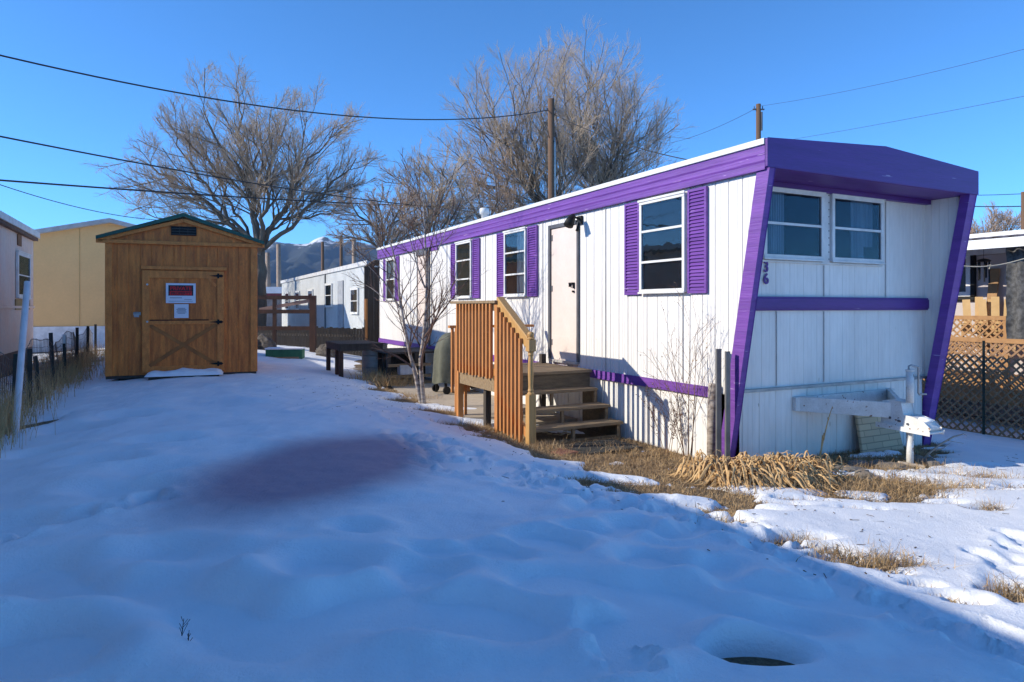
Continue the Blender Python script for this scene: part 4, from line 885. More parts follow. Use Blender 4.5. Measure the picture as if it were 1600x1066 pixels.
# ------------------------------------------------------------------ left boundary: wire fence, pipe, grass
fe = empty('wire_fence', lot(9, -7.4, .12), TH, 'sagging woven wire fence on dark posts left of the shed', 'fence')
def F(a, b, z): return Vector((b + 7.4, a - 9, z - .12))
fposts = [(3.2, 1.0), (4.6, 1.0), (6.0, 1.05), (7.2, 1.05), (8.15, .88), (9.6, 1.22), (11.0, 1.12), (13.1, 1.22), (15.2, 1.2), (17.4, 1.2)]
for i, (a1, h_) in enumerate(fposts):
    lean = [.02, -.05, .03, .0, -.07, -.05, .0, .0, .02, 0][i]
    m = MB(); p = F(a1, -7.38, .05); q = p + Vector((lean, .02, h_)); m.beam(p, q, .05, .05); m.beam(p + Vector((.03, 0, 0)), q + Vector((.03, 0, 0)), .012, .03)
    m.build('fence_post', mat('dark_green_post', (.03, .035, .03), .7, (.02, .02, .02)), fe)
    if i == 6:
        m = MB(); m.beam(q - Vector((0, 0, .25)), q + Vector((0, 0, .02)), .056, .056); m.build('post_top', white_metal, fe)
m = MB(); rr = random.Random(9)
def ftop(a1): return .98 + .10 * math.sin(a1 * 1.7) + .03 * math.sin(a1 * 5)
def fb_(a1, k): return -7.42 + .03 * math.sin(a1 * 2.1 + k) * k
na = 150
for k in range(9):
    pts = []
    for i in range(na + 1):
        a1 = 2.6 + (17.4 - 2.6) * i / na; z = .15 + (ftop(a1) - .02) * k / 8; pts.append(F(a1, fb_(a1, k / 8) + rr.gauss(0, .004), z + rr.gauss(0, .004)))
    m.tube(pts, .0055 if k == 8 else .004, 3, False)
for i in range(int(14.8 / .10)):
    a1 = 2.6 + i * .10; pts = [F(a1 + rr.gauss(0, .006) + .03 * math.sin(k * 2 + i), fb_(a1, k / 4), .12 + (ftop(a1) + .03) * k / 4) for k in range(5)]; m.tube(pts, .004, 3, False)
m.build('wire_mesh', mat('rusty_fence_wire', (.2, .18, .17), .6, (.06, .05, .045), metallic=.5), fe)
m = MB(); p = ground_pt(22, 690); q = at(43, 441, p.y + .9)
m.tube([p - Vector((0.0, 0, .1)), p.lerp(q, .5), q], [.038, .038, .037], 14)
o = m.build('plastic_pipe', mat('white_pvc', (.66, .67, .7), .45, (.52, .53, .56), contrast=.6)); tag(o, 'long white plastic pipe leaning in the tall grass by the wire fence', 'pipe')

def blades(name, pts, hmin, hmax, wid, m, lean=.5, seed=0, segs=2, label=None, parent=None, droop=.3, flat=False):
    rs = np.random.RandomState(seed); n = len(pts); P = np.array(pts); h = rs.uniform(hmin, hmax, n); az = rs.uniform(0, 2 * np.pi, n); ln = rs.uniform(0, 1, n) * lean
    w = wid * rs.uniform(.6, 1.3, n); faz = rs.uniform(0, 2 * np.pi, n)
    D = np.stack([np.cos(az), np.sin(az)], 1); S_ = np.stack([np.cos(faz), np.sin(faz), 0 * faz], 1)
    co = []; K = segs
    for k in range(K + 1):
        t_ = k / K; off = D * (h * ln * t_ ** 1.6)[:, None]; z = h * t_ * (1 - droop * ln * t_)
        C_ = P + np.concatenate([off, z[:, None]], 1); ww = (w * (1 - t_ * .85))[:, None] * S_ / 2
        co += [C_ - ww, C_ + ww]
    co = np.stack(co, 1).reshape(-1, 3); m_ = 2 * (K + 1); i = np.arange(n)[:, None] * m_
    q = np.concatenate([i + np.array([[2 * k, 2 * k + 1, 2 * k + 3, 2 * k + 2]]) for k in range(K)], 0)
    return raw_mesh(name, co, q, m, False, parent)
rs = np.random.RandomState(77)
# short dead lawn where the snow has gone
n = 600000; px = rs.uniform(-6, 6.5, n); py = rs.uniform(3, 19, n); keepp = rs.rand(n) < np.clip(9.5 / py, .25, 1) ** 2 * 1.3
px, py = px[keepp], py[keepp]; bv = bare(px, py); a1, b1 = to_ab(px, py)
ok = (bv > .40) & ~((a1 > .12) & (b1 > -.03) & (b1 < 3.7)) & ~((a1 > 2.95) & (a1 < 9.6) & (b1 > -1.5) & (b1 < 0.1)) & ~((a1 > 1.75) & (a1 < 4) & (b1 > -1.5) & (b1 < 0)) & ~((np.abs(a1 - 1.28) < .38) & (np.abs(b1 + .8) < .5))
ok &= ~((np.abs(a1 + .9) < .1) & (np.abs(b1 - 1.8) < .1))
px, py = px[ok], py[ok]; pz = gz(px, py) - .01
dg = blades('dead_grass', np.stack([px, py, pz], 1), .02, .075, .0065, grass_m, 2.6, 1, droop=.33)
tag(dg, 'short tan dead grass on the bare ground before the home', 'grass', kind='stuff')
# taller tufts in the snow and by the wall
pts = []
for u, v, rad, cnt in [(1370, 885, .18, 500), (1300, 885, .09, 120), (1400, 893, .1, 150), (1545, 800, .09, 130), (1590, 938, .12, 260), (1500, 765, .2, 260), (1545, 752, .2, 260), (1260, 765, .4, 300), (1420, 740, .35, 700), (1390, 762, .3, 700), (1340, 770, .3, 500), (1450, 770, .2, 300),
                       (860, 703, .15, 160), (690, 648, .15, 200), (740, 672, .2, 300), (770, 690, .15, 150), (645, 622, .22, 350), (600, 600, .35, 400), (985, 712, .15, 160), (590, 590, .4, 300), (465, 598, .15, 60), (940, 700, .2, 80), (1285, 870, .06, 60), (1250, 852, .08, 70), (1120, 822, .12, 90)]:
    p = ground_pt(u, v)
    for _ in range(cnt):
        x = p.x + rs.normal(0, rad); y_ = p.y + rs.normal(0, rad * .6); pts.append((x, y_, g(x, y_) + .02))
tf = blades('dead_grass_tufts', pts, .04, .13, .0055, grass_m, 1.9, 5, 3); tag(tf, 'ragged brown grass tufts poking through the thin snow', 'grass', kind='stuff')
# tall weeds along the wire fence
pts = []
for _ in range(12000):
    a1 = rs.uniform(2.2, 16); b1 = -7.42 + rs.normal(0, .20)
    if a1 < 5.2 or rs.rand() < .22:
        p = lot(a1, b1); pts.append((p.x, p.y, g(p.x, p.y)))
tg = blades('tall_weeds', pts, .22, .72, .008, tall_m, .5, 6, 3); tag(tg, 'tall dry weeds growing along the wire fence at the left', 'weeds', kind='stuff')
pts = []
for _ in range(2600):
    a1 = rs.uniform(10.5, 17); b1 = -7.6 + rs.normal(0, .5); p = lot(a1, b1); pts.append((p.x, p.y, g(p.x, p.y)))
tg = blades('dry_fence_grass', pts, .2, .6, .010, straw_m, .6, 7, 3); tag(tg, 'pale straw coloured grass behind the fence beside the shed', 'grass', kind='stuff')
pts = []
for _ in range(900):
    p = lot(rs.uniform(7.9, 9.6), -1.25 + rs.normal(0, .25)); pts.append((p.x, p.y, g(p.x, p.y) + .03))
tg = blades('patio_straw', pts, .12, .34, .012, straw_m, 1.2, 8, 3); tag(tg, 'pale dry leaves and grass heaped before the rear platform', 'grass', kind='stuff')

# broken twigs and leaf bits lying on the snow and soil
m = MB(); rr = random.Random(44)
for _ in range(520):
    k = rr.random()
    if k < .45: a1, b1 = rr.gauss(5.5, 1.8), -2.0 + rr.gauss(0, .9)
    elif k < .85: a1, b1 = rr.uniform(-3, 2.5), -1.5 + rr.gauss(0, .6)
    else: a1, b1 = rr.uniform(-2.5, -.8), rr.uniform(-1, 4)
    p = lot(a1, b1); i_ = int(np.argmin(abs(Y_ax - p.y))); j_ = int(np.argmin(abs(X_ax - p.x))); p.z = max(float(ZZ[i_, j_]), g(p.x, p.y)) + .003
    az = rr.uniform(0, 6.28); L = rr.uniform(.006, .03) if rr.random() < .85 else rr.uniform(.04, .10); w_ = rr.uniform(.003, .010) if L < .035 else .003
    m.beam(p, p + Vector((math.cos(az) * L, math.sin(az) * L, rr.uniform(0, .006))), w_, .003)
o = m.build('leaf_litter', mat('brown_litter', (.14, .08, .045), .9, (.05, .035, .025), scale=9)); tag(o, 'tiny broken twigs and leaf bits scattered over the snow', 'litter', kind='stuff')
# dried daylily: long strap leaves fallen over, two clumps
def strap_clump(name, label, centres, n, lmin, lmax, seed, w=.020):
    rr = random.Random(seed); b = MB(); c0 = centres[0]; O = Vector((c0[0], c0[1], g(c0[0], c0[1])))
    for _ in range(n):
        cx_, cy_, sp_ = rr.choice(centres); x = cx_ + rr.gauss(0, sp_); y_ = cy_ + rr.gauss(0, sp_ * .5)
        az = rr.gauss(-math.pi / 2 + rr.choice([-.9, -.4, .1, .7]), .7); L = rr.uniform(lmin, lmax) * rr.choice([.6, .9, 1, 1.1]); top = rr.choice([.07, .13, .18, .22]) * rr.uniform(.6, 1.35); K = 8; vs = []
        wv = w * rr.uniform(.6, 1.3); tw = rr.uniform(-1.2, 1.2); z0 = g(x, y_) - O.z
        for k in range(K + 1):
            t_ = k / K; rdist = L * (t_ ** .9) * .95; z = z0 + top * math.sin(min(1, t_ * 1.25) * math.pi * .93) * (1 - .3 * t_) + .012 + rr.uniform(0, .008)
            px_ = x + math.cos(az + .5 * t_ * tw) * rdist - O.x; py_ = y_ + math.sin(az + .5 * t_ * tw) * rdist - O.y
            wk = wv * (1 - t_ ** 3 * .85) * (.7 + .6 * math.sin(t_ * 3)) / 2; sx, sy = -math.sin(az), math.cos(az)
            ct, st_ = math.cos(tw * t_), math.sin(tw * t_)
            vs += [(px_ - sx * wk * ct, py_ - sy * wk * ct, z - wk * st_), (px_ + .0, py_, z + wk * .35), (px_ + sx * wk * ct, py_ + sy * wk * ct, z + wk * st_)]
        b.add(vs, [(3 * k + j, 3 * k + j + 1, 3 * k + j + 4, 3 * k + j + 3) for k in range(K) for j in (0, 1)])
    o = b.build(name, straw_m); o.location = O; tag(o, label, 'plant'); return o
c = [ground_pt(u, v) for u, v in [(1120, 750), (1150, 756), (1190, 754), (1225, 757), (1255, 750), (1200, 745), (1240, 742), (1165, 745)]]
strap_clump('dried_daylily', 'wide heap of collapsed golden daylily leaves before the front skirting', [(p.x, p.y, .12) for p in c], 1300, .20, .48, 12, .015)
strap_clump('dried_daylily', 'small curled golden leaf clump at the foot of the purple corner trim', [(ground_pt(1108, 742).x, ground_pt(1108, 742).y, .09), (ground_pt(1095, 748).x, ground_pt(1095, 748).y, .06)], 150, .16, .36, 14, .013)
p = lot(-.38, .98); m = MB(); m.tube([(0, 0, 0), (.05, 0, .25), (.11, -.01, .52), (.15, -.02, .66)], [.010, .008, .006, .003], 6); m.tube([(.035, 0, .2), (.045, -.02, .33), (.06, -.02, .36), (.055, -.02, .28)], [.005, .012, .012, .004], 6); m.tube([(.11, -.01, .5), (.10, -.03, .53)], [.004, .012], 6)
o = m.build('dried_stalk', straw_m); o.location = (p.x, p.y, g(p.x, p.y)); tag(o, 'single pale upright stalk standing in the daylily heap', 'plant')
# rocks and sticks
for i, (u, v, sx, sy, sz, lab) in enumerate([(1325, 738, .22, .10, .05, 'flat pale slab stone beside the daylily heap'), (1352, 748, .12, .09, .06, 'rounded grey-brown stone on the near edge of the rock pile'), (1395, 735, .17, .11, .06, 'brown stone right of the jack leg base'), (1372, 728, .15, .08, .04, 'thin flat stone between the daylily heap and the jack leg'), (1445, 728, .16, .12, .085, 'dark boulder at the right front corner of the home'), (1340, 728, .16, .07, .045, 'flat stone at the back of the pile under the tan panel')]):
    p = ground_pt(u, v); m = MB(); m.blob((0, 0, 0), (sx, sy, sz), i, 9, .35); o = m.build('rock', rock_m, smooth=False); o.location = p + Vector((0, 0, sz * .3)); o.rotation_euler = (0, 0, i * 1.3); tag(o, lab, 'rock', 'stones before the front skirting')
p = ground_pt(1425, 732); m = MB(); m.beam((-.14, .02, .06), (.10, -.06, .03), .07, .03); o = m.build('split_wood', mat('pale_split_wood', (.65, .52, .38), .8), bevel=.01); o.location = p; tag(o, 'pale split piece of wood lying on the stones by the jack leg', 'wood piece')
p = ground_pt(1455, 725); m = MB(); m.tube([(-.12, 0, .02), (.0, 0, .14), (.12, .02, .22), (.28, .04, .30), (.40, .05, .33), (.44, .05, .31)], [.012, .012, .010, .009, .006, .002], 6); m.tube([(.0, 0, .14), (.12, -.02, .18), (.2, -.04, .25)], [.007, .005, .002], 5); m.tube([(.2, .02, .26), (.34, -.04, .24)], [.004, .002], 5)
o = m.build('fallen_branch', mat('pale_branch', (.42, .35, .28), .9), smooth=True); o.location = p; tag(o, 'curved pale fallen branch arching out of the snow at the right', 'branch')
for i, (u, v, lab, hh) in enumerate([(283, 1030, 'largest dark sprig poking out of the shaded foreground snow', .115), (293, 1035, 'short dark sprig just right of the largest one in the snow', .06), (222, 1040, 'tiny bent dark stem left of the largest sprig in the snow', .04), (98, 970, 'tiny dark weed tip in the shaded snow at far left', .03)]):
    p = ground_pt(u, v - 2); t = Tree(90 + i); k = hh / .12
    o_ = empty('snow_weed', (p.x, p.y, g(p.x, p.y) + .05), 0, lab, 'weed'); t.limb([(0, 0, 0), (.004, 0, .05 * k), (.012 * k, 0, .115 * k)], .0028, .0012, [(6, .40, 40, .3, .5, .0012)], 0, .001)
    t.mesh('stem', mat('dark_sprig', (.05, .04, .04), .9), o_, lambda l: True)

# ------------------------------------------------------------------ neighbours
# pink home along the left, its shadow lies over the yard
PB = -8.7; PE = 16.3
pk = empty('pink_mobile_home', lot(0, PB - 1.8, .1), TH, 'faded pink mobile home cut off by the left edge of the picture', 'mobile home')
def PK(a1, b1, z): return (b1 - PB + 1.8, a1, z - .1)
pinkm = mat('faded_pink_siding', (.84, .52, .36), .6, (.80, .66, .56), scale=.8, contrast=.9, fine=.06)
x0 = 1.8
ribbed('side_wall', pinkm, pk, -16, PE, .62, 3.42, x0, 1, .25)
m = MB(); m.box(-1.8, x0 - .015, -16, PE, .60, 3.43); m.build('body', pinkm, pk)
m = MB(); m.prism([(-1.9, 3.44), (0, 3.56), (x0 + .14, 3.50), (x0 + .14, 3.65), (0, 3.80), (-1.9, 3.65)], 'y', -16.1, PE + .1); m.build('roof', white_metal, pk)
m = MB(); m.box(x0 + .002, x0 + .10, -16.1, PE + .08, 3.42, 3.64); m.build('fascia', mat('rusty_brown_edge', (.16, .09, .06), .8, (.09, .05, .04)), pk)
m = MB(); m.box(-1.78, x0 - .02, -15.9, PE - .05, -.15, .62); m.build('skirting', mat('brown_skirting', (.14, .075, .05), .8, (.09, .05, .035), scale=3, stretch=(6, 6, .4)), pk)
MB().box(x0 + .004, x0 + .03, -16, PE + .02, 1.62, 1.68).build('rub_strip', pinkm, pk)
wa0, wz1 = on_b(24, 392, PB); wa1, _ = on_b(44, 392, PB); _, wz0 = on_b(30, 466, PB)
Mw = Matrix(((0, 1, 0, x0 + .008), (1, 0, 0, wa0), (0, 0, 1, -.1), (0, 0, 0, 1)))
wn = window(pk, Mw, wa1 - wa0, wz0, wz1, 2, white_metal, fw=.09, name='window')
MB(Mw).box(.09, wa1 - wa0 - .09, .012, .02, (wz0 + wz1) / 2, wz1 - .09).build('blind', mat('yellow_blind', (.45, .33, .14), .8), wn)
MB(Mw).box(-.1, wa1 - wa0 + .1, .0, .02, wz0 - .28, wz0 - .03).build('wall_patch', mat('ochre_patch', (.42, .27, .10), .8), pk)
MB(Mw).box(.15, .6, .0, .02, wz1 + .15, wz1 + .42).build('wall_patch', mat('rust_patch', (.28, .13, .06), .9), pk)

# yellow house
yc = at(172, 343, 24); yh = empty('yellow_house', (yc.x, yc.y, .1), TH, 'yellow gabled house with white skirting between the pink home and the shed', 'house')
ym = mat('yellow_siding', (.74, .43, .17), .6, (.66, .38, .15), scale=1.2, contrast=.9, fine=.04)
yz = yc.z - .1; W2 = 3.7; sl_ = .24
m = MB(); n = 12; pr = [(-W2, .95), (W2, .95), (W2, yz - W2 * sl_ - .12), (0, yz - .12), (-W2, yz - W2 * sl_ - .12)]
m.prism(pr, 'y', 0, 14); m.build('wall', ym, yh)
m = MB()
for x in (-2.5, -.93, .6, 2.1): m.box(x, x + .012, -.012, -.002, .95, yz - abs(x) * sl_ - .14)
m.build('panel_seam', mat('yellow_seam', (.45, .30, .11), .7), yh)
for s in (-1, 1):
    m = MB(); m.prism([(0, yz - .13), (0, yz + .02), (s * (W2 + .3), yz + .02 - (W2 + .3) * sl_), (s * (W2 + .3), yz - .13 - (W2 + .3) * sl_)], 'y', -.28, 14.2); m.build('roof', mat('grey_roof_edge', (.42, .42, .42), .8, (.33, .33, .34)), yh)
m = MB(); m.box(-W2 - .02, W2 + .02, -.02, 13.9, .0, .92); m.box(-W2 - .04, W2 + .04, -.045, -.02, .86, .97); m.build('skirting', mat('white_skirting', (.66, .66, .68), .7, (.5, .5, .52)), yh)
m = MB(); m.box(.35, 1.2, -.02, -.003, yz - .68, yz - .52); m.build('vent', mat('tan_vent', (.45, .34, .2), .7), yh)
MB().lathe([(.05, 0), (.05, .25), (.07, .26), (.01, .3)], (-2.8, 1.2, yz - .62), 10).build('roof_pipe', dk_frame, yh)

# long white home beyond
fh = empty('far_mobile_home', lot(17.3, .63, 0), TH, 'long pale grey-white mobile home beyond the board fence, left of the purple home', 'mobile home')
fw_ = mat('pale_grey_siding', (.62, .64, .64), .6, (.45, .47, .47), scale=1.1, contrast=.9, fine=.08)
ribbed('side_wall', fw_, fh, 0, 20, .0, 3.2, 0, -1, .3, .012)
ribbed('end_wall', fw_, fh, 0, 3.4, .0, 3.2, 0, -1, .3, .01, 'x')
m = MB(); m.box(.02, 3.4, .02, 20, .1, 3.2); m.build('body', fw_, fh)
m = MB(); m.prism([(-.06, 3.2), (3.5, 3.2), (3.5, 3.36), (1.7, 3.55), (-.06, 3.36)], 'y', -.08, 20.1); m.build('roof', mat('grey_white_roof', (.6, .6, .6), .6), fh)
Mfh = lambda y: wall_M((-.014, y, 0), (0, 1, 0), (-1, 0, 0))
for y_, w_, za, zb in ((1.2, 1.1, 1.5, 2.45), (5.6, 1.3, 1.75, 2.75), (9.8, 1.2, 1.6, 2.6), (13.5, 1.2, 1.6, 2.6), (17, 1.3, 1.6, 2.6)): window(fh, Mfh(y_), w_, za, zb, 2, white_metal, fw=.07)
MB(Mfh(0)).box(3.6, 4.5, .0, .03, .8, 2.8).build('door', mat('grey_door', (.35, .37, .40), .6), fh)
MB(Mfh(0)).box(7.0, 7.06, .0, .04, .1, 3.3).build('downpipe', mat('grey_pipe', (.2, .2, .2), .6), fh)
# tall dark plank screen at the far end of the purple home
m = MB(); scn = empty('plank_screen', lot(14.6, -.05, 0), TH, 'tall dark brown plank screen at the far end of the purple home', 'screen')
for i in range(6): m.box(-.15 + i * .15, -.01 + i * .15, 0, .03, 0, 2.98 + .03 * math.sin(i * 3))
m.build('planks', dark_wood, scn)
for x in (-.14, .3): MB().box(x, x + .07, -.06, -.002, 0, 2.0).build('post', rail_wood, scn)
MB().tube([(-.1, .1, 2.9), (.2, .06, 3.12), (.6, .1, 3.08), (.75, .08, 2.9)], .09, 8).build('brush_bundle', mat('brown_brush', (.10, .07, .05), .95, bump=.9, bscale=30), scn)
# board fence and open rail fence
bf = empty('board_fence', at(540, 530, 21.5) * 1.0, 0, 'low dark weathered board fence before the far white home', 'fence'); bf.location.z = 0
m = MB(); rr = random.Random(12); x = -4.6
p0, p1 = at(392, 500, 22.5), at(585, 500, 20.5)
nb = 44
for i in range(nb):
    q_ = p0.lerp(p1, i / nb) - Vector(bf.location); h_ = 1.08 + .05 * rr.random(); g0 = -.1
    m.box(q_.x, q_.x + .088, q_.y, q_.y + .02, g0, h_ + rr.uniform(-.02, .02))
m.build('boards', dark_wood, bf)
m = MB(); qa, qb = p0 - Vector(bf.location), p1 - Vector(bf.location); m.beam((qa.x, qa.y + .05, .85), (qb.x, qb.y + .05, .85), .04, .08); m.beam((qa.x, qa.y + .05, .3), (qb.x, qb.y + .05, .3), .04, .08); m.build('rail', dark_wood, bf)
p = at(489, 480, 20); rfn = empty('rail_fence', (p.x, p.y, 0), 0, 'open brown three-rail timber frame right of the shed', 'fence')
pz_ = lambda v: at(489, v, 20).z
MB().box(-.09, .09, -.06, .06, .0, pz_(462)).build('post', brown_wood, rfn)
for xx in (-2.3, -1.15):
    MB().box(xx - .05, xx + .05, -.04, .04, .0, pz_(466)).build('post', brown_wood, rfn)
for v in (465, 487, 513): MB().box(-3.0, -.09, -.05, .03, pz_(v + 3), pz_(v - 3)).build('rail', brown_wood, rfn)
MB().beam((-1.6, 0, pz_(484)), (-.1, 0, pz_(470)), .04, .10).build('brace', mat('pinkish_board', (.42, .26, .19), .8), rfn)
# chain of wire behind, green planter
gp = empty('green_planter', at(446, 553, 18.3), .12, 'low green board planter with snow on its rim beside the rail fence', 'planter'); gp.location.z = g(gp.location.x, gp.location.y)
W_ = .48
m = MB(); m.box(-W_, W_, -.2, -.17, .02, .30); m.box(-W_, W_, .17, .2, .02, .30); m.box(-W_, -W_ + .03, -.17, .17, .02, .3); m.box(W_ - .03, W_, -.17, .17, .02, .3); m.build('box', mat('green_paint', (.03, .17, .09), .6), gp)
MB().box(-W_ - .02, W_ + .02, -.22, .22, .302, .345).build('snow_cap', snow_cap, gp, bevel=.015)
MB().box(-.4, .4, -.23, -.2, -.0, .1).build('base_board', mat('tan_board', (.35, .24, .13), .8), gp)
# two low snow covered heaps by the fence
for u, v, lab in ((515, 528, 'snow topped dark junk heap before the board fence, right one'), (410, 535, 'grey brushy heap beside the planter at the shed corner')):
    p = at(u, v, 19.5); m = MB(); m.blob((0, 0, 0), (.45, .3, .28), int(u), 10, .5); o = m.build('brush_heap', mat('grey_brush', (.16, .14, .12), .95, (.07, .06, .05), scale=9, bump=.9, bscale=18)); o.location = (p.x, p.y, g(p.x, p.y) + .15); tag(o, lab, 'brush heap')
# red-banded far building
p = at(410, 470, 46); rb = empty('far_building', (p.x, p.y, -.2), .3, 'low far building with snowy roof and dark red band right of the shed', 'building')
MB().box(-6, 2.0, 0, 6, 0, 2.5).build('wall', mat('grey_wall', (.3, .27, .26), .8), rb); MB().box(-6.1, 2.1, -.1, 6.1, 2.5, 2.9).build('band', mat('dark_red_band', (.22, .045, .06), .6), rb); MB().box(-6.1, 2.1, -.1, 6.1, 2.904, 3.35).build('roof', snow_cap, rb)

# right neighbour: porch home
nb_ = empty('neighbour_home', lot(4, 11.3, -.8), TH, 'pale home with corrugated porch roof seen past the right corner trim', 'mobile home')
def NB(a1, b1, z): return (b1 - 11.3, a1 - 4, z + .8)
nwm = mat('pinkish_grey_siding', (.52, .46, .44), .7, (.44, .40, .39), scale=1.5, contrast=.8)
m = MB(); m.box(0, 3.8, -9, 12, .0, 3.75); m.build('wall', nwm, nb_)
zr = at(1503, 376, 14.2).z + .8
m = MB(); vs = []; n = 150; y0_, y1_ = -8., 9.
for i in range(n + 1):
    yy = y0_ + (y1_ - y0_) * i / n; dz = .018 * math.sin(i * math.pi / 1.5)
    vs += [(-1.75, yy, zr + dz), (.3, yy, zr + .22 + dz)]
m.add(vs, [(2 * i, 2 * i + 1, 2 * i + 3, 2 * i + 2) for i in range(n)]); m.build('porch_roof', mat('dull_steel_roof', (.20, .15, .13), .6, (.12, .09, .08)), nb_)
m = MB(); m.box(-1.79, -1.755, y0_, y1_, zr - .20, zr - .02); m.box(-1.83, -1.79, y0_, y1_, zr - .22, zr - .175); m.build('roof_fascia', white_metal, nb_)
MB().box(-.1, 3.9, -9.1, 12.1, 3.76, 4.25).build('roof', white_metal, nb_)
pv = at(1552, 372, 17); m = MB(); m.lathe([(.16, 0), (.16, .40), (.28, .42), (.30, .47), (.24, .54), (.02, .56)], (0, 0, 0), 18)
o = m.build('roof_vent', steel, nb_, True); loc = Matrix.Rotation(-TH, 4, 'Z') @ (Vector((pv.x, pv.y, pv.z - .42)) - lot(4, 11.3, -.8)); o.location = loc
def rect_b(u0, v0, u1, v1, b): a0, z1_ = on_b(u0, v0, b); a1, _ = on_b(u1, v0, b); _, z0_ = on_b((u0 + u1) / 2, v1, b); return min(a0, a1), max(a0, a1), z0_, z1_
A0, A1, Z0, Z1 = rect_b(1468, 400, 1518, 463, 11.3)
M_ = wall_M((-.004, A0 - 4, .8), (0, 1, 0), (-1, 0, 0))
wn = window(nb_, M_, A1 - A0, Z0, Z1, 1, white_metal, fw=.10)
f_ = MB(M_); w_ = A1 - A0; f_.box(-.12, w_ + .12, 0, .09, Z0 - .12, Z0 - .02); f_.box(-.12, w_ + .12, 0, .09, Z1 + .02, Z1 + .12); f_.box(-.12, -.01, 0, .088, Z0 - .02, Z1 + .02); f_.box(w_ + .01, w_ + .12, 0, .088, Z0 - .02, Z1 + .02); f_.build('black_surround', black_m, nb_, bevel=.03)
# grey tarp at the porch end
A0, A1, Z0, Z1 = rect_b(1572, 385, 1660, 534, 10.0)
tp = MB(); nx_, nz_ = 26, 18; vs = []
for i in range(nx_ + 1):
    for k in range(nz_ + 1):
        aa = A0 + (A1 - A0) * i / nx_; zz = Z0 + (Z1 - Z0) * k / nz_
        edge = .38 * (k / nz_) ** 1.5 if i == nx_ else 0
        vs.append((10.0 + .04 * math.sin(i * .9) + .02 * math.sin(k * 1.3 + i), min(aa, A1 - .02) - edge * 0, zz))
tp.add([(q[0] - 11.3, q[1] - 4, q[2] + .8) for q in vs], [(i * (nz_ + 1) + k, (i + 1) * (nz_ + 1) + k, (i + 1) * (nz_ + 1) + k + 1, i * (nz_ + 1) + k + 1) for i in range(nx_) for k in range(nz_)])
o = tp.build('porch_tarp', mat('speckled_grey_tarp', (.13, .13, .13), .9, (.06, .06, .06), scale=14, contrast=.5, fine=.3), None, True); o.location = lot(4, 11.3, -.8); o.rotation_euler = (0, 0, TH); tag(o, 'speckled grey tarp hanging from the neighbouring porch roof', 'tarp')

def lattice(name, label, a0, a1, b, z0, z1, m, cell=.11, posts=(), rail_m=None, wslat=.035):
    ro = empty(name, lot(a0, b, z0), TH, label, 'fence'); L = a1 - a0; H = z1 - z0
    for sgn in (1, -1):
        mb = MB(); k = -H
        while k < L:
            # a slat along a 45 degree line, clipped to the panel
            s0 = max(k, 0); s1 = min(k + H, L)
            if s1 > s0 + .02:
                za, zb = s0 - k, s1 - k
                if sgn < 0: za, zb = H - za, H - zb
                x_ = .004 if sgn > 0 else -.008
                mb.beam((x_, s0, za), (x_, s1, zb), .010, wslat, up=(0, -sgn, 1))
            k += cell * 1.414
        mb.build('lattice', m, ro)
    MB().box(-.03, .03, 0, L, H - .0, H + .09).build('top_rail', rail_m or m, ro, bevel=.004)
    MB().box(-.02, .02, 0, L, -.05, .03).build('bottom_rail', rail_m or m, ro)
    for pa in posts: MB().box(-.045, .045, pa - a0 - .045, pa - a0 + .045, -.3, H - .004).build('post', rail_m or m, ro)
    return ro
lattice('lattice_fence', 'long lattice fence with pale top rail across the snow at the right', -2.5, 7.5, 8.7, -.74, 1.06, old_lattice, .115, (-2.4, -.6, 1.2, 3.0, 4.8, 6.6), lattice_wood)
Pa, _z = on_b(1480, 500, 10.1); Pb, _ = on_b(1573, 500, 10.1)
lattice('porch_railing', 'orange-brown lattice railing of the neighbouring porch behind the chairs', min(Pa, Pb) - .0, max(Pa, Pb) + 2.5, 10.1, .2, on_b(1525, 500, 10.1)[1], lattice_wood, .115, (min(Pa, Pb),))
m = MB(); m.box(0, 1.2, 0, 9, -.5, .05); o = m.build('porch_floor', lattice_wood); o.location = lot(-.5, 10.12, .2); o.rotation_euler = (0, 0, TH); o.parent = None
tag(o, 'raised wooden porch floor of the neighbouring home behind the lattice', 'porch')
# green T-post in front of the lattice
tpz = at(1537, 530, 12.9); m = MB(); m.box(-.025, .025, -.005, .005, 0, 1.95); m.box(-.004, .004, .005, .035, 0, 1.95)
o = m.build('fence_stake', mat('dark_green_steel', (.012, .03, .022), .6)); o.location = (tpz.x, 12.9, -.85); tag(o, 'dark green steel stake standing before the lattice fence', 'stake')
# wooden chairs on the porch, standing plank
cw = mat('raw_pine', (.62, .42, .20), .8, (.50, .32, .14), scale=4, contrast=.8)  # the chairs' own pale pine colour
def chair(u, b, label):
    a0, _ = on_b(u, 480, b); ro = empty('slat_chair', lot(a0, b, .80), TH - R(90) + .5, label, 'chair', 'wooden chairs on the neighbouring porch')
    for i in range(3): MB().beam((-.2 + i * .2, .18, .35), (-.24 + i * .24, .42, 1.18 - .06 * abs(i - 1)), .15, .02, up=(0, 1, 0)).build('back_slat', cw, ro)
    MB().box(-.3, .3, -.3, .22, .36, .39).build('seat', cw, ro)
    for x in (-.3, .3):
        MB().box(x - .03, x + .03, -.32, -.24, 0, .56).build('leg', cw, ro); MB().box(x - .03, x + .03, .2, .26, 0, .5).build('leg', cw, ro); MB().box(x - .06, x + .06, -.36, .3, .56, .585).build('armrest', cw, ro)
    return ro
chair(1530, 10.55, 'pale wooden slat-back chair, left one on the neighbouring porch'); chair(1556, 10.6, 'pale wooden slat-back chair, right one under the leaning plank')
pa_, pz0 = on_b(1540, 475, 10.9); pa2, pz1 = on_b(1553, 420, 11.2)
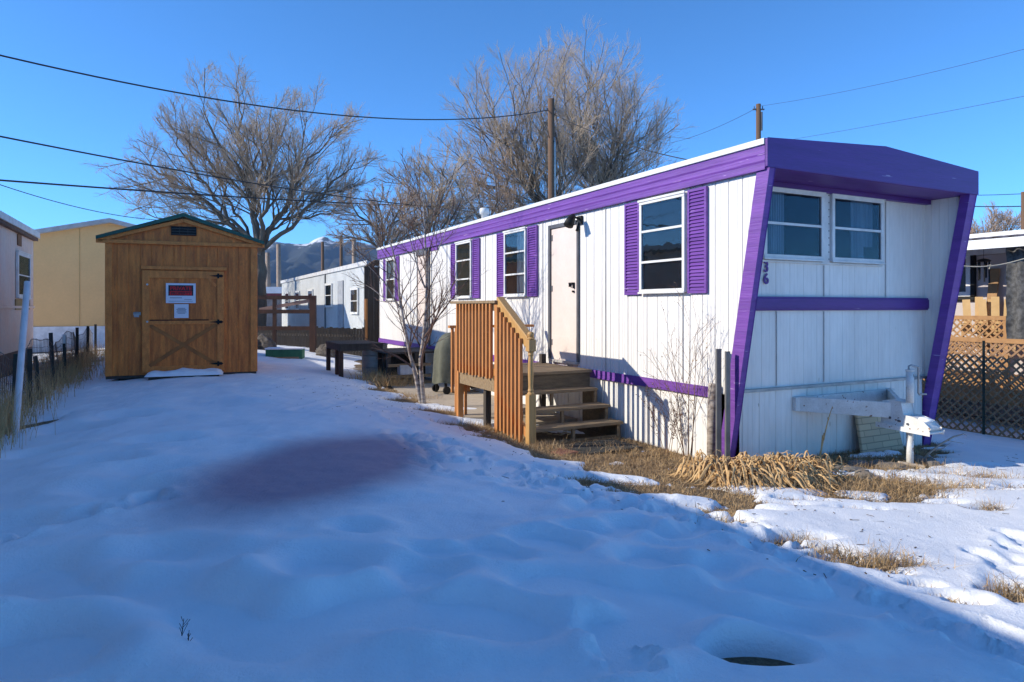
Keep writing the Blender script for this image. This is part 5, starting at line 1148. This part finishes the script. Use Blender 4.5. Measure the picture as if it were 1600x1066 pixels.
m = MB(); m.beam(lot(pa_, 10.95, .8), lot(pa2, 11.25, pz1), .035, .20, up=A); o = m.build('leaning_plank', mat('brown_plank', (.38, .22, .10), .8)); tag(o, 'broad brown plank leaning on the neighbouring porch wall behind the chairs', 'plank')
# wind chime
ca, czt = on_b(1537, 407, 10.3); wc = empty('wind_chime', lot(ca, 10.3, 0), TH, 'black wind chime hanging under the neighbouring porch roof', 'wind chime')
MB().lathe([(.13, czt - .03), (.14, czt - .01), (.10, czt + .02), (.01, czt + .04)], n=16).build('disc', black_m, wc); MB().tube([(0, 0, czt), (0, 0, czt + .42)], .004, 5).build('cord', black_m, wc)
for i in range(5):
    t_ = i * 1.256; MB().tube([(.10 * math.cos(t_), .10 * math.sin(t_), czt - .02), (.10 * math.cos(t_), .10 * math.sin(t_), czt - .38 - .03 * i)], .016, 8).build('chime_tube', black_m, wc)
# rope across
pts = []
pa, pb = at(1466, 410, 11.3), at(1620, 398, 11.0)
for i in range(24): t_ = i / 23; q_ = pa.lerp(pb, t_); q_.z -= .13 * math.sin(math.pi * t_); pts.append(q_)
m = MB(); m.tube(pts, .009, 6, False); m.tube([pts[12] + Vector((0, 0, -.05)), pts[12] + Vector((.03, 0, .03)), pts[12] + Vector((-.03, 0, .0))], .009, 5)
o = m.build('clothes_line', mat('cream_rope', (.55, .48, .36), .9)); tag(o, 'cream rope with a knot strung before the neighbouring porch', 'rope')

# ------------------------------------------------------------------ poles and lines
def pole(name, u, vtop, Y, r_, label, extra=None):
    p = at(u, vtop, Y); ro = empty(name, (p.x, p.y, g(p.x, p.y) - .3), 0, label, 'utility pole'); H = p.z - ro.location.z
    m = MB(); m.tube([(.0, 0, 0), (.02, 0, H * .5), (0, 0, H)], [r_ * 1.25, r_ * 1.1, r_], 12); m.build('pole_shaft', pole_wood, ro, True); return ro, H
po, H = pole('utility_pole', 861, 155, 26, .125, 'brown wooden utility pole with a pale conduit, behind the home roof')
m = MB(); m.tube([(.14, -.06, 0), (.14, -.06, H - 1.7), (.11, -.06, H - 1.5)], .045, 8); m.build('conduit', steel, po, True)
m = MB(); m.tube([(-.3, 0, H - .85), (-.24, 0, H - .9), (-.12, 0, H - 1.05), (-.1, -.1, H - 1.5), (.12, -.1, H - 1.7)], .014, 6); m.tube([(.13, -.06, H - 1.5), (.18, -.06, H - 1.3), (.28, 0, H - 1.8), (.36, 0, H - 2.1)], .012, 6); m.build('service_loop', wire_m, po, True)
m = MB(); m.box(-.16, .16, -.05, .05, H - .42, H - .36); m.build('bracket', dk_frame, po)
po2, H2 = pole('utility_pole', 1185, 163, 40, .14, 'short-looking pole top showing above the purple front roof corner')
m = MB(); m.box(-.35, .35, -.05, .05, H2 - .35, H2 - .28); m.tube([(-.25, 0, H2 - .28), (-.25, 0, H2 - .12)], .03, 8); m.tube([(.25, 0, H2 - .28), (.25, 0, H2 - .12)], .03, 8); m.tube([(.16, -.1, H2 - 1.6), (.16, -.1, H2 - .5)], .06, 8); m.build('fittings', dk_frame, po2)
pole('utility_pole', 504, 378, 60, .13, 'left of two thin dark poles against the far mountain'); pole('utility_pole', 533, 368, 60, .13, 'right of two thin dark poles against the far mountain')
pole('utility_pole', 1600, 300, 24, .09, 'dark reddish pole at the right picture edge beside the porch roof')
def trunk(u, vt_, Y, label):
    p = at(u, vt_, Y); m = MB(); z0 = g(p.x, p.y) - .3; m.tube([(0, 0, 0), (.05, 0, (p.z - z0) * .5), (0, 0, p.z - z0)], [.22, .19, .15], 10); o = m.build('dead_tree', mat('pale_trunk', (.40, .31, .24), .9, (.24, .18, .14), scale=4, contrast=.9), smooth=True); o.location = (p.x, p.y, z0); tag(o, label, 'tree')
trunk(418, 395, 48, 'pale straight tree trunk just right of the shed roof'); trunk(435, 382, 48, 'second pale straight trunk right of the shed, beside the mountain'); trunk(553, 372, 50, 'pale weathered trunk right of the two thin dark poles')
def line(label, pts3, sag, r_, name='power_line'):
    out = []
    for (a1, b1) in zip(pts3[:-1], pts3[1:]):
        for i in range(40):
            t_ = i / 39; q_ = a1.lerp(b1, t_); q_.z -= sag * 4 * t_ * (1 - t_); out.append(q_)
    m = MB(); m.tube(out, r_, 6, False); o = m.build(name, wire_m, smooth=True); tag(o, label, 'cable'); return o
line('upper black cable running from the left picture edge to the brown utility pole', [at(-300, 10, 10.5), at(858, 172, 26)], .95, .018)
line('middle black cable crossing in front of the left cottonwood to the far roofs', [at(-300, 152, 11), at(800, 327, 42)], .55, .020)
line('lower black cable meeting the middle one above the purple home', [at(-300, 258, 14), at(800, 324, 44)], .25, .026)
line('thin cable dropping behind the yellow house roof at the left', [at(-150, 232, 14), at(270, 345, 24)], .35, .012)
line('cable dropping from the brown utility pole rightwards behind the home roof', [at(864, 178, 26), at(1110, 256, 22)], .25, .016)
line('thin cable from the short-looking pole to the upper right corner of the sky', [at(1187, 166, 40), at(1700, 50, 24)], .25, .008)
line('thin lower cable in the right sky above the purple fascia', [at(1187, 226, 40), at(1700, 130, 24)], .1, .008)
line('faint cable left of the short-looking pole', [at(1184, 168, 40), at(1040, 225, 60)], .3, .012)
line('cable above the neighbouring roof, upper of two', [at(1480, 305, 26), at(1700, 295, 24)], .08, .012)
line('cable above the neighbouring roof, lower of two', [at(1480, 321, 26), at(1700, 316, 24)], .10, .018)

# ------------------------------------------------------------------ air
m = MB(); m.box(-9500, 9500, -400, 9200, -30, 900)
hz_m = bpy.data.materials.new('thin_air_haze'); hz_m.use_nodes = True; n_ = hz_m.node_tree; n_.nodes.clear()
oo = n_.nodes.new('ShaderNodeOutputMaterial'); vv = n_.nodes.new('ShaderNodeVolumePrincipled'); vv.inputs['Color'].default_value = (.40, .62, .98, 1); vv.inputs['Density'].default_value = .00004; vv.inputs['Anisotropy'].default_value = .0
n_.links.new(vv.outputs[0], oo.inputs['Volume'])
HAZE = True
if HAZE:
    o = m.build('haze', hz_m); tag(o, 'thin blue air between the yard and the mountains', 'haze', kind='stuff')
